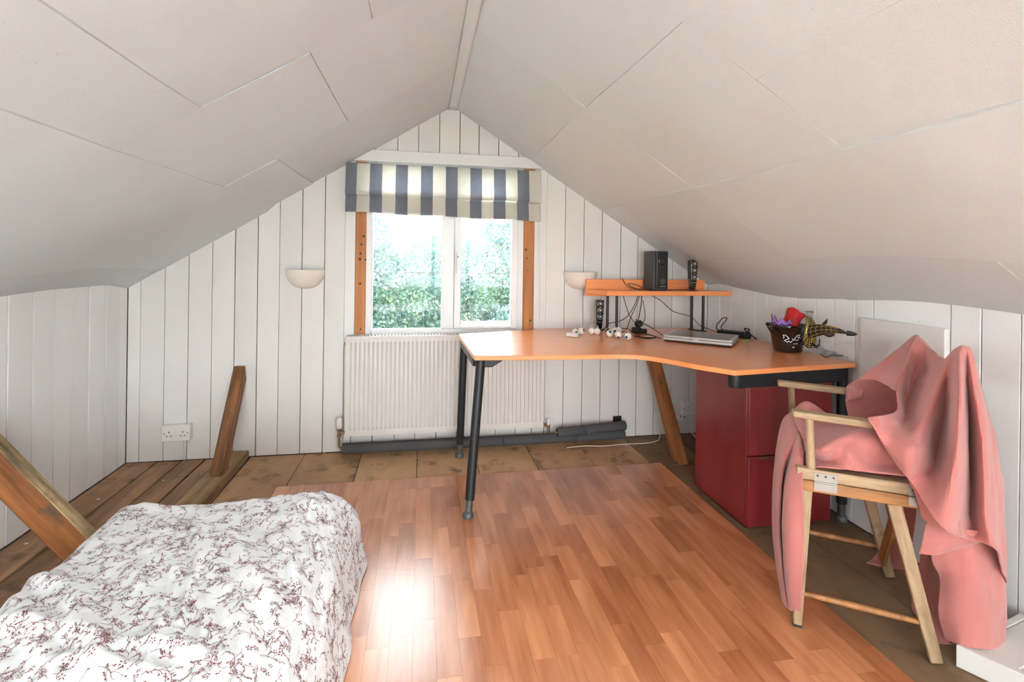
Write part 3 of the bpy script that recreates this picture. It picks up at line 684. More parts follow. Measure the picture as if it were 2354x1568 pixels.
def satellite(x, y, z, rz, lean, label):
    t = thing('satellite_speaker', label, 'speaker', (x, y, z), 'three-driver satellite speakers')
    H = .195; ca, sa = math.cos(rz), math.sin(rz)
    def P(u, v, h): v2 = v + h * lean; return (x + u * ca - v2 * sa, y + u * sa + v2 * ca, z + h)
    secs = [(.012, .016, .014), (.05, .021, .018), (.09, .025, .022), (.15, .0275, .024), (H, .0285, .024)]
    m = MB(); vs = []
    for h, hw, dp in secs: vs += [P(-hw, -.006, h), P(-hw * .8, -.012, h), P(hw * .8, -.012, h), P(hw, -.006, h), P(hw * .7, dp + .01, h), P(-hw * .7, dp + .01, h)]
    n = 6; fs = [(i * n + k, i * n + (k + 1) % n, (i + 1) * n + (k + 1) % n, (i + 1) * n + k) for i in range(len(secs) - 1) for k in range(n)] + [tuple(range(n)), tuple(range(n * (len(secs) - 1), n * len(secs)))]
    m.add(vs, fs); part('cabinet', m, 'black_gloss', t, bevel=.002)
    part('base', MB().lathe([(0, 0), (.030, 0), (.029, .004), (.012, .009), (.011, .016), (0, .016)], (x, y + .004, z), 22), 'black_plastic', t, smooth=True)
    ax = np.array((sa * -1, -ca * -1, 0)) * -1; ax = np.array((sa, -ca, 0)) * 1.0
    for h in (.172, .130, .088):
        c = np.array(P(.001, -.0125, h)); ax3 = np.array((sa, -ca, lean)); 
        d = part('driver_ring', MB().lathe([(.0195, -.001), (.0195, .0018), (.0165, .0022), (.0155, .0)], c, 22, ax=ax3), 'steel', t, smooth=True)
        part('driver_cone', MB().lathe([(.0155, .0002), (.010, -.0005), (.0095, .0008), (.007, .003), (0, .0042)], c, 18, ax=ax3), 'cone_silver', d, smooth=True)
        part('driver_surround', MB().lathe([(.0162, .0004), (.0125, .0012), (.0095, .0006)], c, 18, ax=ax3), 'black_plastic', d, smooth=True)
    q = np.array(P(0, -.0129, .052)); text('CREATIVE', t, q, math.pi / 2 - lean, rz, .0062, 'print_grey')
satellite(1.692, 2.92, 1.009, .12, -.04, 'slim black satellite speaker with three drivers on the raised shelf')
satellite(1.128, 3.07, ZD, .10, -.03, 'slim black satellite speaker with three drivers standing under the shelf')

# ------------------------------------------------------------------ cables on and behind the desk
def cable(label, pts, r=.0022, n=40, grp='desk cables'):
    return tag(part('cable', MB().tube(spline(pts, n), r, 6), 'cable_black', smooth=True), label, 'cable', grp)
Yc = 3.112
A = lambda px, py, y=Yc: tuple(aty(px, py, y))
zt = ZD + .003
cable('black cable crossing from the shelf down to the plug adaptor, leftmost of the bunch', [A(1432, 678), A(1440, 705), A(1447, 726), A(1456, 738), A(1462, 745)])
cable('black cable swinging left from under the shelf towards the small speaker', [A(1467, 678), A(1458, 703), A(1445, 724), A(1432, 735), A(1415, 741), A(1400, 744), (1.17, 3.09, zt + .003), (1.14, 3.10, zt)])
cable('thin black cable hanging straight under the shelf to the desk', [A(1471, 678), A(1462, 703), A(1450, 730), A(1444, 748), (1.33, 3.1, zt)])
cable('thick black cable dropping from the shelf into the plug', [A(1476, 678), A(1473, 705), A(1467, 735), (1.345, 2.99, ZD + .075)], .003)
cable('black cable looping right of the plug and over to the laptop', [A(1478, 690), A(1482, 715), A(1482, 735), (1.40, 3.06, ZD + .02), (1.395, 3.0, ZD + .05), (1.42, 2.95, ZD + .035), (1.42, 2.80, ZD + .012), (1.40, 2.70, zt + .002)])
cable('long black cable sloping right under the shelf to the desk corner', [A(1496, 678), A(1520, 692), A(1548, 716), A(1587, 728), (1.80, 3.0, ZD + .03), (1.86, 2.93, zt + .002), (1.87, 2.85, zt)])
cable('black cable lying in a loop on the shelf beside the subwoofer', [(1.28, 3.07, 1.078), (1.31, 3.05, 1.03), (1.36, 3.0, 1.013), (1.40, 3.0, 1.013), (1.37, 3.05, 1.04), (1.32, 3.066, 1.045), (1.36, 3.03, 1.016), (1.41, 3.04, 1.02), (1.418, 3.05, 1.08)], .002)
cable('black cable along the shelf between subwoofer and small speaker', [(1.53, 3.0, 1.014), (1.57, 2.96, 1.012), (1.62, 2.97, 1.012), (1.66, 2.95, 1.014), (1.68, 2.945, 1.02)], .002)
cable('black cable lying on the desk between the left posts and the plug', [(1.16, 3.08, zt), (1.22, 3.03, zt), (1.26, 2.97, zt), (1.30, 2.95, zt), (1.32, 2.94, zt)])
cable('black power cable standing in a tall loop behind the laptop', [(1.83, 2.79, zt), (1.81, 2.84, ZD + .04), A(1655, 738, 2.86), A(1663, 731, 2.88), A(1671, 731, 2.89), A(1668, 738, 2.87), A(1658, 752, 2.80), (1.80, 2.72, zt + .006)], .003)
cable('tangle of black cable at the left edge of the laptop', [(1.25, 2.80, zt), (1.28, 2.74, zt), (1.34, 2.73, zt), (1.33, 2.69, ZD + .01), (1.28, 2.70, zt), (1.25, 2.74, ZD + .012), (1.29, 2.78, ZD + .02), (1.33, 2.74, ZD + .015), (1.345, 2.66, ZD + .01)], .003, 60)
cable('black cable hanging in a curve between posts and plug', [(1.20, 2.98, ZD + .02), (1.235, 2.93, ZD + .03), (1.27, 2.88, ZD + .02), (1.29, 2.83, zt)])
pa = thing('plug_adaptor', 'black plug adaptor block with a round plug on the desk', 'plug', (1.345, 2.94, ZD))
part('block', MB().box(1.302, 1.352, 2.915, 2.965, ZD, ZD + .034), 'black_plastic', pa, bevel=.006)
part('block', MB().box(1.350, 1.385, 2.91, 2.95, ZD, ZD + .026), 'black_plastic', pa, bevel=.005)
part('plug', MB().lathe([(0, 0), (.022, 0), (.024, .008), (.020, .03), (.008, .036), (0, .036)], (1.335, 2.945, ZD + .052), 18, ax=(.2, -1, .35)), 'black_plastic', pa, smooth=True)
pw = thing('power_adaptor', 'black laptop power adaptor behind the laptop', 'adaptor', (1.85, 2.72, ZD))
part('brick', MB().bar((1.80, 2.80, ZD + .018), (1.90, 2.66, ZD + .018), .06, .036), 'black_plastic', pw, bevel=.006)
part('strap', MB().tube(spline([(1.885, 2.655, ZD + .03), (1.895, 2.64, ZD + .055), (1.87, 2.65, ZD + .06), (1.90, 2.645, ZD + .03), (1.93, 2.62, zt)], 24), .004, 6), 'cable_black', pw, smooth=True)
part('wrapped_cord', MB().lathe([(.018, 0), (.024, .01), (.018, .02)], (1.893, 2.662, ZD + .018), 14, ax=(.6, -.8, 0)), 'cable_black', pw, smooth=True)
tag(part('green_slip', MB().bar((1.80, 2.56, ZD + .002), (1.855, 2.60, ZD + .002), .022, .003), 'green_card'), 'small bright green slip poking out beside the laptop', 'slip')

# laptop
lp = thing('laptop', 'closed silver laptop with grey lid on the desk', 'laptop', (1.55, 2.6, ZD))
c0 = np.array((1.338, 2.615)); ux = np.array((.745, -.667)); uy = np.array((.667, .745)); Wl, Dl = .36, .262
def LP(u, v): p = c0 + ux * u + uy * v; return (float(p[0]), float(p[1]))
def lquad(i, j=0): return [LP(i, i), LP(Wl - i, i), LP(Wl - i, Dl - i), LP(i, Dl - i)]
part('base', MB().prism(lquad(.006), ZD + .002, ZD + .011), 'laptop_base', lp, bevel=.003)
part('body', MB().prism(lquad(0), ZD + .010, ZD + .024), 'laptop_silver', lp, bevel=.004, seg=3)
part('lid', MB().prism(lquad(.001), ZD + .0255, ZD + .037), 'laptop_silver', lp, bevel=.004, seg=3)
part('lid_panel', MB().prism([LP(.02, .016), LP(Wl - .02, .016), LP(Wl - .02, Dl - .003), LP(.02, Dl - .003)], ZD + .0365, ZD + .0378), 'laptop_lid', lp)
part('lid_mark', MB().lathe([(0, .0004), (.012, .0004), (.012, 0)], (*LP(Wl / 2, Dl / 2), ZD + .0378), 20), 'laptop_silver', lp)
part('latch', MB().prism([LP(.165, -.001), LP(.195, -.001), LP(.195, .003), LP(.165, .003)], ZD + .024, ZD + .029), 'laptop_silver', lp)

# eyeball string lights
es = thing('eyeball_light_string', 'string of white eyeball lights lying on the desk', 'string lights', (1.0, 2.85, ZD))
br = .0205; balls = []
for (px, py, iris) in [(1321.8, 764, (.15, -1, .15)), (1335.6, 761.5, (.6, -.5, .3)), (1359.5, 761.5, None), (1372.8, 762, None), (1401.3, 766.5, (-.1, -.8, .6)), (1412.5, 761, (-.3, -1, .1)), (1422, 759.5, None), (1420.7, 769.5, (-.2, -.7, -.7)), (1443.6, 773, (-.8, -.7, -.2))]:
    p = atz(px, py, ZD + br); balls.append(p)
    e = part('eyeball', MB().sphere(p, br, 18, 12), 'eye_white', es, smooth=True)
    part('bulb_cap', MB().tube([p + np.array((.006, .012, .016)), p + np.array((.008, .016, .022))], .0035, 8), 'white_plastic', e, smooth=True)
    if iris:
        a = np.array(iris, float); a /= np.linalg.norm(a)
        part('iris', MB().lathe([(.0085, 0), (.006, .0022), (0, .003)], p + a * br * .905, 16, ax=a), 'eye_blue', e, smooth=True)
        part('pupil', MB().lathe([(.0035, 0), (0, .0008)], p + a * (br * .905 + .0029), 12, ax=a), 'black_plastic', e, smooth=True)
part('battery_box', MB().bar((.845, 2.84, ZD + .012), (.905, 2.80, ZD + .012), .032, .022), 'white_plastic', es, bevel=.003)
part('battery_switch', MB().bar((.892, 2.79, ZD + .014), (.90, 2.785, ZD + .014), .016, .01), 'print_grey', es)
wp = [(.87, 2.83, ZD + .02)] + [q for p in balls for q in (p + np.array((.008, .016, .030 + .012 * rnd.random())), p + np.array((.03, .02, .004 - br + .006)))]
part('wire', MB().tube(spline(wp, 140), .0011, 5), 'white_plastic', es, smooth=True)

# ------------------------------------------------------------------ bucket of fancy-dress things
bc = np.array((1.842, 2.262, ZD)); bk = thing('bucket', 'glossy black bucket with white bat print on the desk', 'bucket', bc)
prof_out = [(0, .003), (.060, .003), (.066, .006), (.072, .04), (.085, .125), (.088, .130), (.093, .132), (.093, .138), (.088, .140), (.083, .134), (.070, .05), (.062, .010), (0, .008)]
part('pail', MB().lathe(prof_out, bc, 36), 'black_gloss', bk, smooth=True)
side = np.array((.94, -.34, 0)); side /= np.linalg.norm(side)
for s in (-1, 1): part('handle_lug', MB().tube([bc + side * s * .088 + (0, 0, .134), bc + side * s * .104 + (0, 0, .138)], .008, 8), 'black_gloss', bk)
frontv = np.array((-.34, -.94, 0)); hp = []
for a in np.linspace(0, math.pi, 20): hp.append(bc + side * math.cos(a) * -.100 + (0, 0, .134) + (frontv * .11 * math.sin(a) + np.array((0, 0, -.085)) * math.sin(a)))
part('handle', MB().tube(hp, .004, 8), 'black_gloss', bk, smooth=True)
def pail_pt(ang, h, off=.0008):
    r = .066 + (.085 - .066) * (h - .006) / .119 + off + .001
    d = frontv * math.cos(ang) + side * math.sin(ang); return bc + d * r + (0, 0, h)
bt = MB()
def stroke(mb, f, pts, wdt):
    P = [np.array(f(*p)) for p in pts]
    for a, b in zip(P[:-1], P[1:]):
        mb.bar(a, b, wdt, .0006, side=np.cross(b - a, np.append((a - bc)[:2], 0)) if np.linalg.norm(b - a) > 1e-6 else None)
for pts in [[(-.25, .075), (-.45, .092), (-.60, .09), (-.52, .080), (-.60, .074)], [(-.25, .075), (-.40, .070), (-.55, .062)], [(-.1, .078), (-.02, .066), (.1, .080)], [(.05, .076), (.2, .094), (.38, .096), (.30, .084), (.42, .078)], [(.02, .074), (.18, .068), (.32, .072)],
            [(-.48, .064), (-.36, .056), (-.28, .064), (-.18, .056), (-.08, .064)], [(.0, .052), (.12, .046), (.2, .054), (.28, .048)], [(-.05, .034), (.03, .030), (.09, .034)], [(-.35, .086), (-.30, .078)], [(.22, .088), (.26, .078)]]:
    stroke(bt, pail_pt, pts, .004)
part('bat_print', bt, 'print_white', bk)
# crown
cr = thing('felt_crown', 'purple felt crown with points sticking out of the bucket', 'crown', bc + (-.05, -.03, .12)); cc = bc + (-.030, .006, .118); m = MB(); Pn = []
for i in range(41):
    a = math.radians(115 + 235 * i / 40); k = abs((i / 8.0) % 1 - .5) * 2; hgt = .032 + .032 * (1 - k) * (1.3 - 1.0 * i / 40)
    d = np.array((math.cos(a), math.sin(a), 0)); base = cc + d * .036
    Pn.append([base, base + d * .006 + (0, 0, hgt * .5), base + d * .010 + (0, 0, hgt)])
m.grid(np.array(Pn)); part('band', m, 'purple_felt', cr, solid=.003)
bb = MB().tube([p[1] + (p[1] - cc) * np.array((.05, .05, 0)) for p in Pn], .0022, 6); part('braid', bb, 'purple_dark', cr)
bb = MB().tube([p[2] for p in Pn], .0018, 6); part('edging', bb, 'purple_dark', cr)
# red hat/cloth
rc = thing('red_satin_hat', 'shiny red satin hat jammed into the bucket', 'hat', bc + (0, 0, .12))
ax = np.array((.42, -.1, .9)); ax /= np.linalg.norm(ax); b0 = bc + (.004, .0, .118)
rows = []
for k, (r, h) in enumerate([(.046, 0), (.052, .012), (.036, .026), (.035, .05), (.040, .075), (.046, .092), (.040, .097), (.0, .090)]):
    row = []
    e1 = np.cross(ax, (0, 1, 0)); e1 /= np.linalg.norm(e1); e2 = np.cross(ax, e1)
    for i in range(33):
        a = 2 * math.pi * i / 32; rr = r * (1 + .10 * math.sin(3 * a + k) + .05 * math.sin(7 * a + k * 2)); row.append(b0 + ax * (h + .006 * math.sin(2 * a + 1) * (k > 3)) + e1 * rr * math.cos(a) + e2 * rr * math.sin(a))
    rows.append(row)
part('crown', MB().grid(np.array(rows)), 'red_satin', rc, smooth=True)
# witch hat hanging on the side
wh = thing('witch_hat', 'small black witch hat with gold cobweb print hanging off the bucket', 'hat', bc + (.1, -.08, .04))
hc = at(1861, 764, 2.33); hx = RT * .60 - FWD * .79 + np.array((0, 0, .06)); hx /= np.linalg.norm(hx)
e1 = np.cross(hx, (0, 0, 1)); e1 /= np.linalg.norm(e1); e2 = np.cross(e1, hx) * 1.0
def brim(r, a): 
    wv = .006 * math.sin(2 * a + .6) * (r / .075) ** 2 + .005 * math.sin(3 * a) * (r / .075) ** 2
    return hc + hx * wv + e1 * r * .92 * math.cos(a) + e2 * r * math.sin(a)
P = np.array([[brim(r, 2 * math.pi * i / 36) for i in range(37)] for r in np.linspace(.022, .074, 7)]); part('brim', MB().grid(P), 'hat_black', wh, smooth=True, solid=.002)
def cone(h, a):
    L = .165; r = .029 * (1 - h) ** .85 + .002; bend = e2 * (.018 * math.sin(h * 3.0)) + e1 * .01 * h; cr_ = 1 + .12 * math.sin(5 * a + 6 * h)
    return hc + hx * (h * L) + bend + (e1 * math.cos(a) + e2 * math.sin(a)) * r * cr_
P = np.array([[cone(h, 2 * math.pi * i / 24) for i in range(25)] for h in np.linspace(0, 1, 12)]); part('cone', MB().grid(P), 'hat_black', wh, smooth=True)
gw = MB()
def brim2(r, a): return brim(r, a) + hx * .0018
for k in range(14):
    a = 2 * math.pi * k / 14; gw.tube([brim2(r, a) for r in (.028, .044, .058, .073)], .0012, 4)
for r in (.036, .047, .058, .068):
    pts = []
    for k in range(14 * 3 + 1): a = 2 * math.pi * k / 42; pts.append(brim2(r - .003 * (1 - abs((k % 3) - 1.5) / 1.5) , a))
    gw.tube(pts, .0011, 4)
def cone2(h, a): c = hc + hx * (h * .165); p = cone(h, a); d = p - c; return p + d / (np.linalg.norm(d) + 1e-6) * .0012
for k in range(8): gw.tube([cone2(h, 2 * math.pi * k / 8) for h in np.linspace(.03, .75, 7)], .0009, 4)
for h in (.12, .25, .38, .5, .62): gw.tube([cone2(h - .03 * (k % 2), 2 * math.pi * k / 16) for k in range(17)], .0008, 4)
part('cobweb_print', gw, 'gold_print', wh)
for pts, wd in (([(1886, 752, 2.28), (1893, 744, 2.29), (1901, 738, 2.30)], .022), ([(1890, 765, 2.26), (1905, 772, 2.25), (1918, 768, 2.25)], .016), ([(1866, 790, 2.30), (1876, 797, 2.28), (1884, 790, 2.28), (1882, 780, 2.28)], .02)):
    q = spline([at(*p) for p in pts], 9); part('ribbon_end', MB().grid(np.array([[p - UP * wd * .5 * k, p + UP * wd * .5 * k - FWD * .004] for p, k in zip(q, np.linspace(.6, 1, 9))])), 'hat_black', wh, smooth=True, solid=.002)
part('tip', MB().lathe([(.0, .0), (.012, .005), (.009, .03), (0, .045)], hc + hx * .150 + e2 * .006, 12, ax=hx - e2 * .1), 'hat_black', wh, smooth=True)
# tulle veil
tl = MB()
tl.grid(loft([[at(1850, 716, 2.52), at(1878, 713, 2.56), at(1905, 722, 2.50), at(1935, 738, 2.42), at(1950, 745, 2.40)],
              [at(1856, 735, 2.52), at(1882, 730, 2.57), at(1910, 740, 2.50), at(1938, 752, 2.44), at(1953, 765, 2.40)],
              [at(1865, 775, 2.50), at(1890, 775, 2.56), at(1915, 780, 2.48), at(1938, 785, 2.44), at(1953, 790, 2.38)],
              [at(1868, 808, 2.42), at(1893, 815, 2.44), at(1915, 820, 2.40), at(1938, 822, 2.36), at(1950, 826, 2.33)]], 30, 24))
veil = thing('tulle_veil', 'crumpled sheer black tulle veil hanging behind the witch hat', 'veil', at(1900, 820, 2.42))
part('net', tl, 'tulle', veil, smooth=True)
part('edge', MB().tube(spline([at(1850, 716, 2.52), at(1880, 720, 2.55), at(1905, 732, 2.48), at(1925, 742, 2.43), at(1945, 746, 2.40), at(1938, 740, 2.41), at(1900, 722, 2.5), at(1875, 714, 2.55)], 40), .0012, 5), 'cable_black', veil)
part('edge', MB().tube(spline([at(1885, 814, 2.40), at(1900, 822, 2.37), at(1912, 816, 2.40), at(1925, 818, 2.37), at(1938, 817, 2.35)], 24), .0018, 5), 'cable_black', veil)

# ------------------------------------------------------------------ drawer cabinet
cb = thing('drawer_cabinet', 'dark red mahogany two-drawer cabinet under the desk', 'cabinet', (1.65, 2.2, 0))
x0, x1, y0, y1 = 1.442, 1.86, 2.0, 2.44
part('carcass', MB().box(x0, x1, y0 + .022, y1, .012, .655), 'mahogany', cb, bevel=.002)
for z0, z1 in ((.016, .328), (.334, .652)):
    dr = part('drawer_front', MB().box(x0, x1, y0, y0 + .020, z0, z1), 'mahogany', cb, bevel=.002)
    part('drawer_recess', MB().box(x0 + .05, x1 - .05, y0 - .001, y0 + .004, z1 - .012, z1 - .002), 'dark_brown', dr)
part('plinth', MB().box(x0 + .01, x1 - .01, y0 + .03, y1 - .01, 0, .012), 'black_plastic', cb)

# ------------------------------------------------------------------ wooden folding armchair
er = np.array((.846, -.533, 0)); ew = np.array((.540, .842, 0)); C0 = np.array((1.250, 1.440, 0))
ch = thing('folding_armchair', 'worn wooden folding armchair in the right foreground', 'chair', C0 + er * .18 + ew * .2)
def C(r, w_, z): return C0 + er * r + ew * w_ + np.array((0, 0, z))
WCH = .44
for w_ in (0, WCH):
    part('armrest', MB().bar(C(-.045, w_, .702), C(.205, w_, .694), .045, .022, side=ew), 'chair_wood', ch, bevel=.006, seg=3)
    part('arm_post', MB().tube([C(.012, w_, .52), C(.008, w_, .62), C(.004, w_, .692)], [.0135, .0125, .0125], 14), 'chair_wood', ch, smooth=True)
    part('back_upright', MB().bar(C(.365, w_ * .62 + .11, .48), C(.372, w_ * .62 + .11, .70), .022, .03, side=ew), 'chair_wood', ch, bevel=.004)
    part('seat_rail', MB().bar(C(-.03, w_, .512), C(.40, w_, .512), .032, .036, side=ew), 'chair_wood', ch, bevel=.003)
    part('lower_rail', MB().bar(C(-.03, w_, .474), C(.40, w_, .474), .03, .036, side=ew), 'chair_wood_orange', ch, bevel=.003)
    for r in (.05, .30):
        s = -1 if w_ == 0 else 1
        hg = MB().bar(C(r - .032, w_ + s * .0165, .507), C(r + .032, w_ + s * .0165, .507), .0025, .030, side=ew).bar(C(r - .032, w_ + s * .0165, .477), C(r + .032, w_ + s * .0165, .477), .0025, .026, side=ew).tube([C(r - .032, w_ + s * .018, .492), C(r + .032, w_ + s * .018, .492)], .003, 8)
        h = part('hinge', hg, 'hinge_metal', ch)
        sc = MB()
        for dr_ in (-.022, 0, .022): sc.tube([C(r + dr_, w_ + s * .0175, .513), C(r + dr_, w_ + s * .019, .513)], .0035, 8)
        part('screw', sc, 'dark_brown', h)
    part('leg', MB().bar(C(-.004, w_, .458), C(-.022, w_, .012), .024, .040, side=ew, h1=.026), 'chair_wood', ch, bevel=.004)
    part('leg_foot', MB().bar(C(-.022, w_, .014), C(-.0225, w_, .0005), .022, .026, side=ew), 'black_metal', ch)
    part('leg', MB().bar(C(.235, w_, .458), C(.345, w_, .001), .024, .038, side=ew, h1=.034), 'chair_wood', ch, bevel=.004)
    part('stretcher', MB().tube([C(-.012, w_, .115), C(.15, w_, .112), C(.318, w_, .108)], [.008, .0105, .008], 10), 'chair_wood_orange', ch, smooth=True)
part('cross_brace', MB().bar(C(.27, .06, .46), C(.31, .40, .08), .012, .055, side=er), 'chair_wood_orange', ch, bevel=.003)
part('cross_brace', MB().bar(C(.285, .40, .46), C(.325, .06, .10), .012, .055, side=er), 'chair_wood_orange', ch, bevel=.003)
part('seat', MB().prism([tuple(C(r, w_, 0)[:2]) for r, w_ in ((0, 0), (.38, 0), (.38, WCH), (0, WCH))], .500, .512), 'pink_fabric', ch)

# pink blanket
bl = MB()
def net(rows, nu=44, nv=44): bl.grid(loft([[at(*p) for p in r] for r in rows], nu, nv))
net([[(2125, 812, 1.96), (2150, 840, 1.87), (2172, 862, 1.78), (2200, 850, 1.68), (2222, 840, 1.62), (2230, 843, 1.61), (2236, 850, 1.60), (2250, 885, 1.62)],
     [(2104, 773, 1.86), (2136, 804, 1.77), (2166, 828, 1.66), (2190, 806, 1.56), (2206, 799, 1.505), (2217, 801, 1.505), (2227, 807, 1.51), (2240, 840, 1.545)],
     [(2080, 835, 1.76), (2112, 852, 1.78), (2150, 885, 1.60), (2180, 872, 1.58), (2203, 880, 1.44), (2220, 886, 1.535), (2240, 893, 1.48), (2264, 930, 1.545)],
     [(2062, 895, 1.70), (2088, 908, 1.76), (2130, 945, 1.55), (2168, 955, 1.59), (2201, 960, 1.40), (2224, 966, 1.56), (2250, 980, 1.46), (2287, 1030, 1.54)],
     [(2058, 945, 1.62), (2082, 958, 1.66), (2112, 985, 1.51), (2154, 1035, 1.57), (2197, 1040, 1.385), (2228, 1048, 1.56), (2256, 1062, 1.445), (2298, 1105, 1.535)],
     [(2015, 958, 1.515), (2048, 990, 1.53), (2104, 1030, 1.46), (2139, 1078, 1.52), (2190, 1110, 1.375), (2229, 1122, 1.55), (2262, 1132, 1.435), (2304, 1180, 1.53)],
     [(1993, 962, 1.525), (2036, 1020, 1.51), (2086, 1070, 1.46), (2114, 1102, 1.485), (2180, 1170, 1.375), (2227, 1186, 1.53), (2266, 1202, 1.43), (2308, 1260, 1.53)],
     [(2004, 978, 1.52), (2046, 1046, 1.515), (2074, 1088, 1.48), (2096, 1118, 1.475), (2163, 1216, 1.39), (2225, 1242, 1.47), (2285, 1264, 1.43), (2310, 1340, 1.535)]], 110, 90)
# triangular part from the far peak towards the far arm
net([[(2125, 812, 1.96), (2110, 790, 1.92), (2095, 800, 1.95)], [(2104, 773, 1.86), (2092, 778, 1.87), (2070, 800, 1.90)], [(2080, 835, 1.77), (2058, 832, 1.85), (2030, 830, 1.89)], [(2064, 880, 1.72), (2030, 862, 1.83), (1998, 852, 1.89)], [(2060, 900, 1.71), (2015, 876, 1.84), (1974, 874, 1.90)]], 30, 30)
# inside of the back, falling to the seat over the far arm
net([[(1972, 872, 1.93), (2012, 872, 1.92), (2066, 872, 1.86)], [(1948, 890, 1.95), (1998, 905, 1.93), (2064, 905, 1.90)], [(1943, 935, 1.92), (1996, 948, 1.93), (2064, 950, 1.88)], [(1956, 978, 1.88), (2002, 985, 1.87), (2062, 990, 1.82)], [(1990, 1015, 1.82), (2020, 1015, 1.80), (2060, 1015, 1.75)]], 34, 34)
net([[(1944, 892, 1.99), (1952, 884, 1.97), (1966, 888, 1.95), (1978, 892, 1.93)], [(1946, 905, 1.93), (1956, 898, 1.90), (1968, 905, 1.91), (1980, 900, 1.93)], [(1944, 925, 1.93), (1952, 920, 1.91), (1962, 918, 1.92), (1975, 915, 1.93)]], 20, 20)
# bunched over the seat
net([[(1850, 1074, 1.665), (1900, 1077, 1.60), (1960, 1083, 1.575), (2020, 1088, 1.55), (2078, 1096, 1.52)],
     [(1850, 1047, 1.70), (1895, 1062, 1.65), (1950, 1050, 1.585), (2015, 1066, 1.60), (2068, 1068, 1.56)],
     [(1850, 1032, 1.70), (1890, 1038, 1.60), (1942, 1022, 1.61), (2004, 1028, 1.575), (2056, 1034, 1.57)],
     [(1848, 1018, 1.71), (1885, 1020, 1.64), (1936, 1003, 1.63), (1992, 988, 1.62), (2045, 1005, 1.60)],
     [(1840, 1000, 1.74), (1875, 1006, 1.74), (1930, 995, 1.73), (1985, 990, 1.74), (2035, 988, 1.72)],
     [(1825, 972, 1.85), (1855, 972, 1.86), (1910, 975, 1.88), (1970, 975, 1.88), (2030, 968, 1.86)],
     [(1818, 948, 1.95), (1852, 925, 1.93), (1906, 956, 1.95), (1965, 962, 1.95), (2025, 955, 1.93)]], 60, 50)
# hanging from the front of the seat
net([[(1818, 948, 1.95), (1832, 985, 1.82), (1837, 1000, 1.77), (1840, 1014, 1.73), (1845, 1045, 1.69)],
     [(1797, 968, 1.93), (1813, 1018, 1.78), (1820, 1034, 1.76), (1827, 1046, 1.70), (1843, 1072, 1.66)],
     [(1784, 1025, 1.90), (1796, 1072, 1.74), (1803, 1090, 1.79), (1810, 1100, 1.67), (1842, 1112, 1.61)],
     [(1776, 1120, 1.87), (1789, 1150, 1.72), (1797, 1158, 1.82), (1803, 1165, 1.66), (1845, 1170, 1.60)],
     [(1774, 1220, 1.84), (1789, 1240, 1.70), (1797, 1246, 1.79), (1803, 1250, 1.65), (1844, 1250, 1.605)],
     [(1784, 1310, 1.80), (1797, 1320, 1.69), (1803, 1326, 1.74), (1809, 1330, 1.65), (1843, 1330, 1.61)],
     [(1797, 1385, 1.76), (1806, 1396, 1.70), (1811, 1400, 1.69), (1818, 1404, 1.66), (1838, 1405, 1.63)]], 54, 60)
# middle layers and the long panel down to the floor
net([[(2076, 1088, 1.51), (2110, 1108, 1.485), (2150, 1135, 1.45), (2195, 1150, 1.42)], [(2095, 1128, 1.50), (2125, 1150, 1.475), (2160, 1168, 1.44), (2198, 1180, 1.415)], [(2108, 1160, 1.505), (2138, 1185, 1.48), (2172, 1202, 1.45), (2202, 1208, 1.425)], [(2117, 1193, 1.51), (2148, 1212, 1.485), (2178, 1225, 1.46), (2206, 1232, 1.44)]], 30, 30)
net([[(2128, 1195, 1.53), (2162, 1205, 1.51), (2205, 1215, 1.48), (2260, 1225, 1.48)], [(2118, 1235, 1.52), (2155, 1240, 1.50), (2200, 1240, 1.485), (2250, 1245, 1.49)], [(2107, 1274, 1.51), (2150, 1277, 1.485), (2182, 1266, 1.50), (2225, 1255, 1.51)]], 30, 24)
net([[(2132, 1215, 1.56), (2190, 1225, 1.53), (2250, 1230, 1.505), (2304, 1220, 1.54)], [(2140, 1285, 1.56), (2195, 1285, 1.52), (2250, 1290, 1.50), (2309, 1300, 1.54)], [(2158, 1330, 1.565), (2202, 1345, 1.51), (2255, 1350, 1.495), (2309, 1370, 1.54)], [(2156, 1410, 1.565), (2205, 1415, 1.515), (2258, 1425, 1.495), (2308, 1440, 1.535)], [(2172, 1470, 1.54), (2212, 1486, 1.49), (2258, 1492, 1.475), (2305, 1498, 1.50)]], 44, 50)
net([[(2120, 1230, 1.75), (2140, 1240, 1.72), (2165, 1250, 1.68)], [(2105, 1330, 1.74), (2135, 1330, 1.70), (2165, 1330, 1.62)], [(2095, 1390, 1.70), (2140, 1400, 1.64), (2170, 1400, 1.59)], [(2110, 1420, 1.68), (2145, 1445, 1.60), (2178, 1468, 1.55)], [(2130, 1450, 1.66), (2155, 1478, 1.58), (2190, 1482, 1.53)]], 26, 26)
net([[(2068, 1150, 1.93), (2085, 1150, 1.90), (2105, 1160, 1.86)], [(2040, 1235, 1.98), (2065, 1240, 1.94), (2095, 1245, 1.88)], [(2005, 1285, 1.99), (2040, 1285, 1.95), (2085, 1290, 1.88)], [(1990, 1294, 1.97), (2035, 1305, 1.93), (2085, 1313, 1.86)]], 24, 24)
bv = []
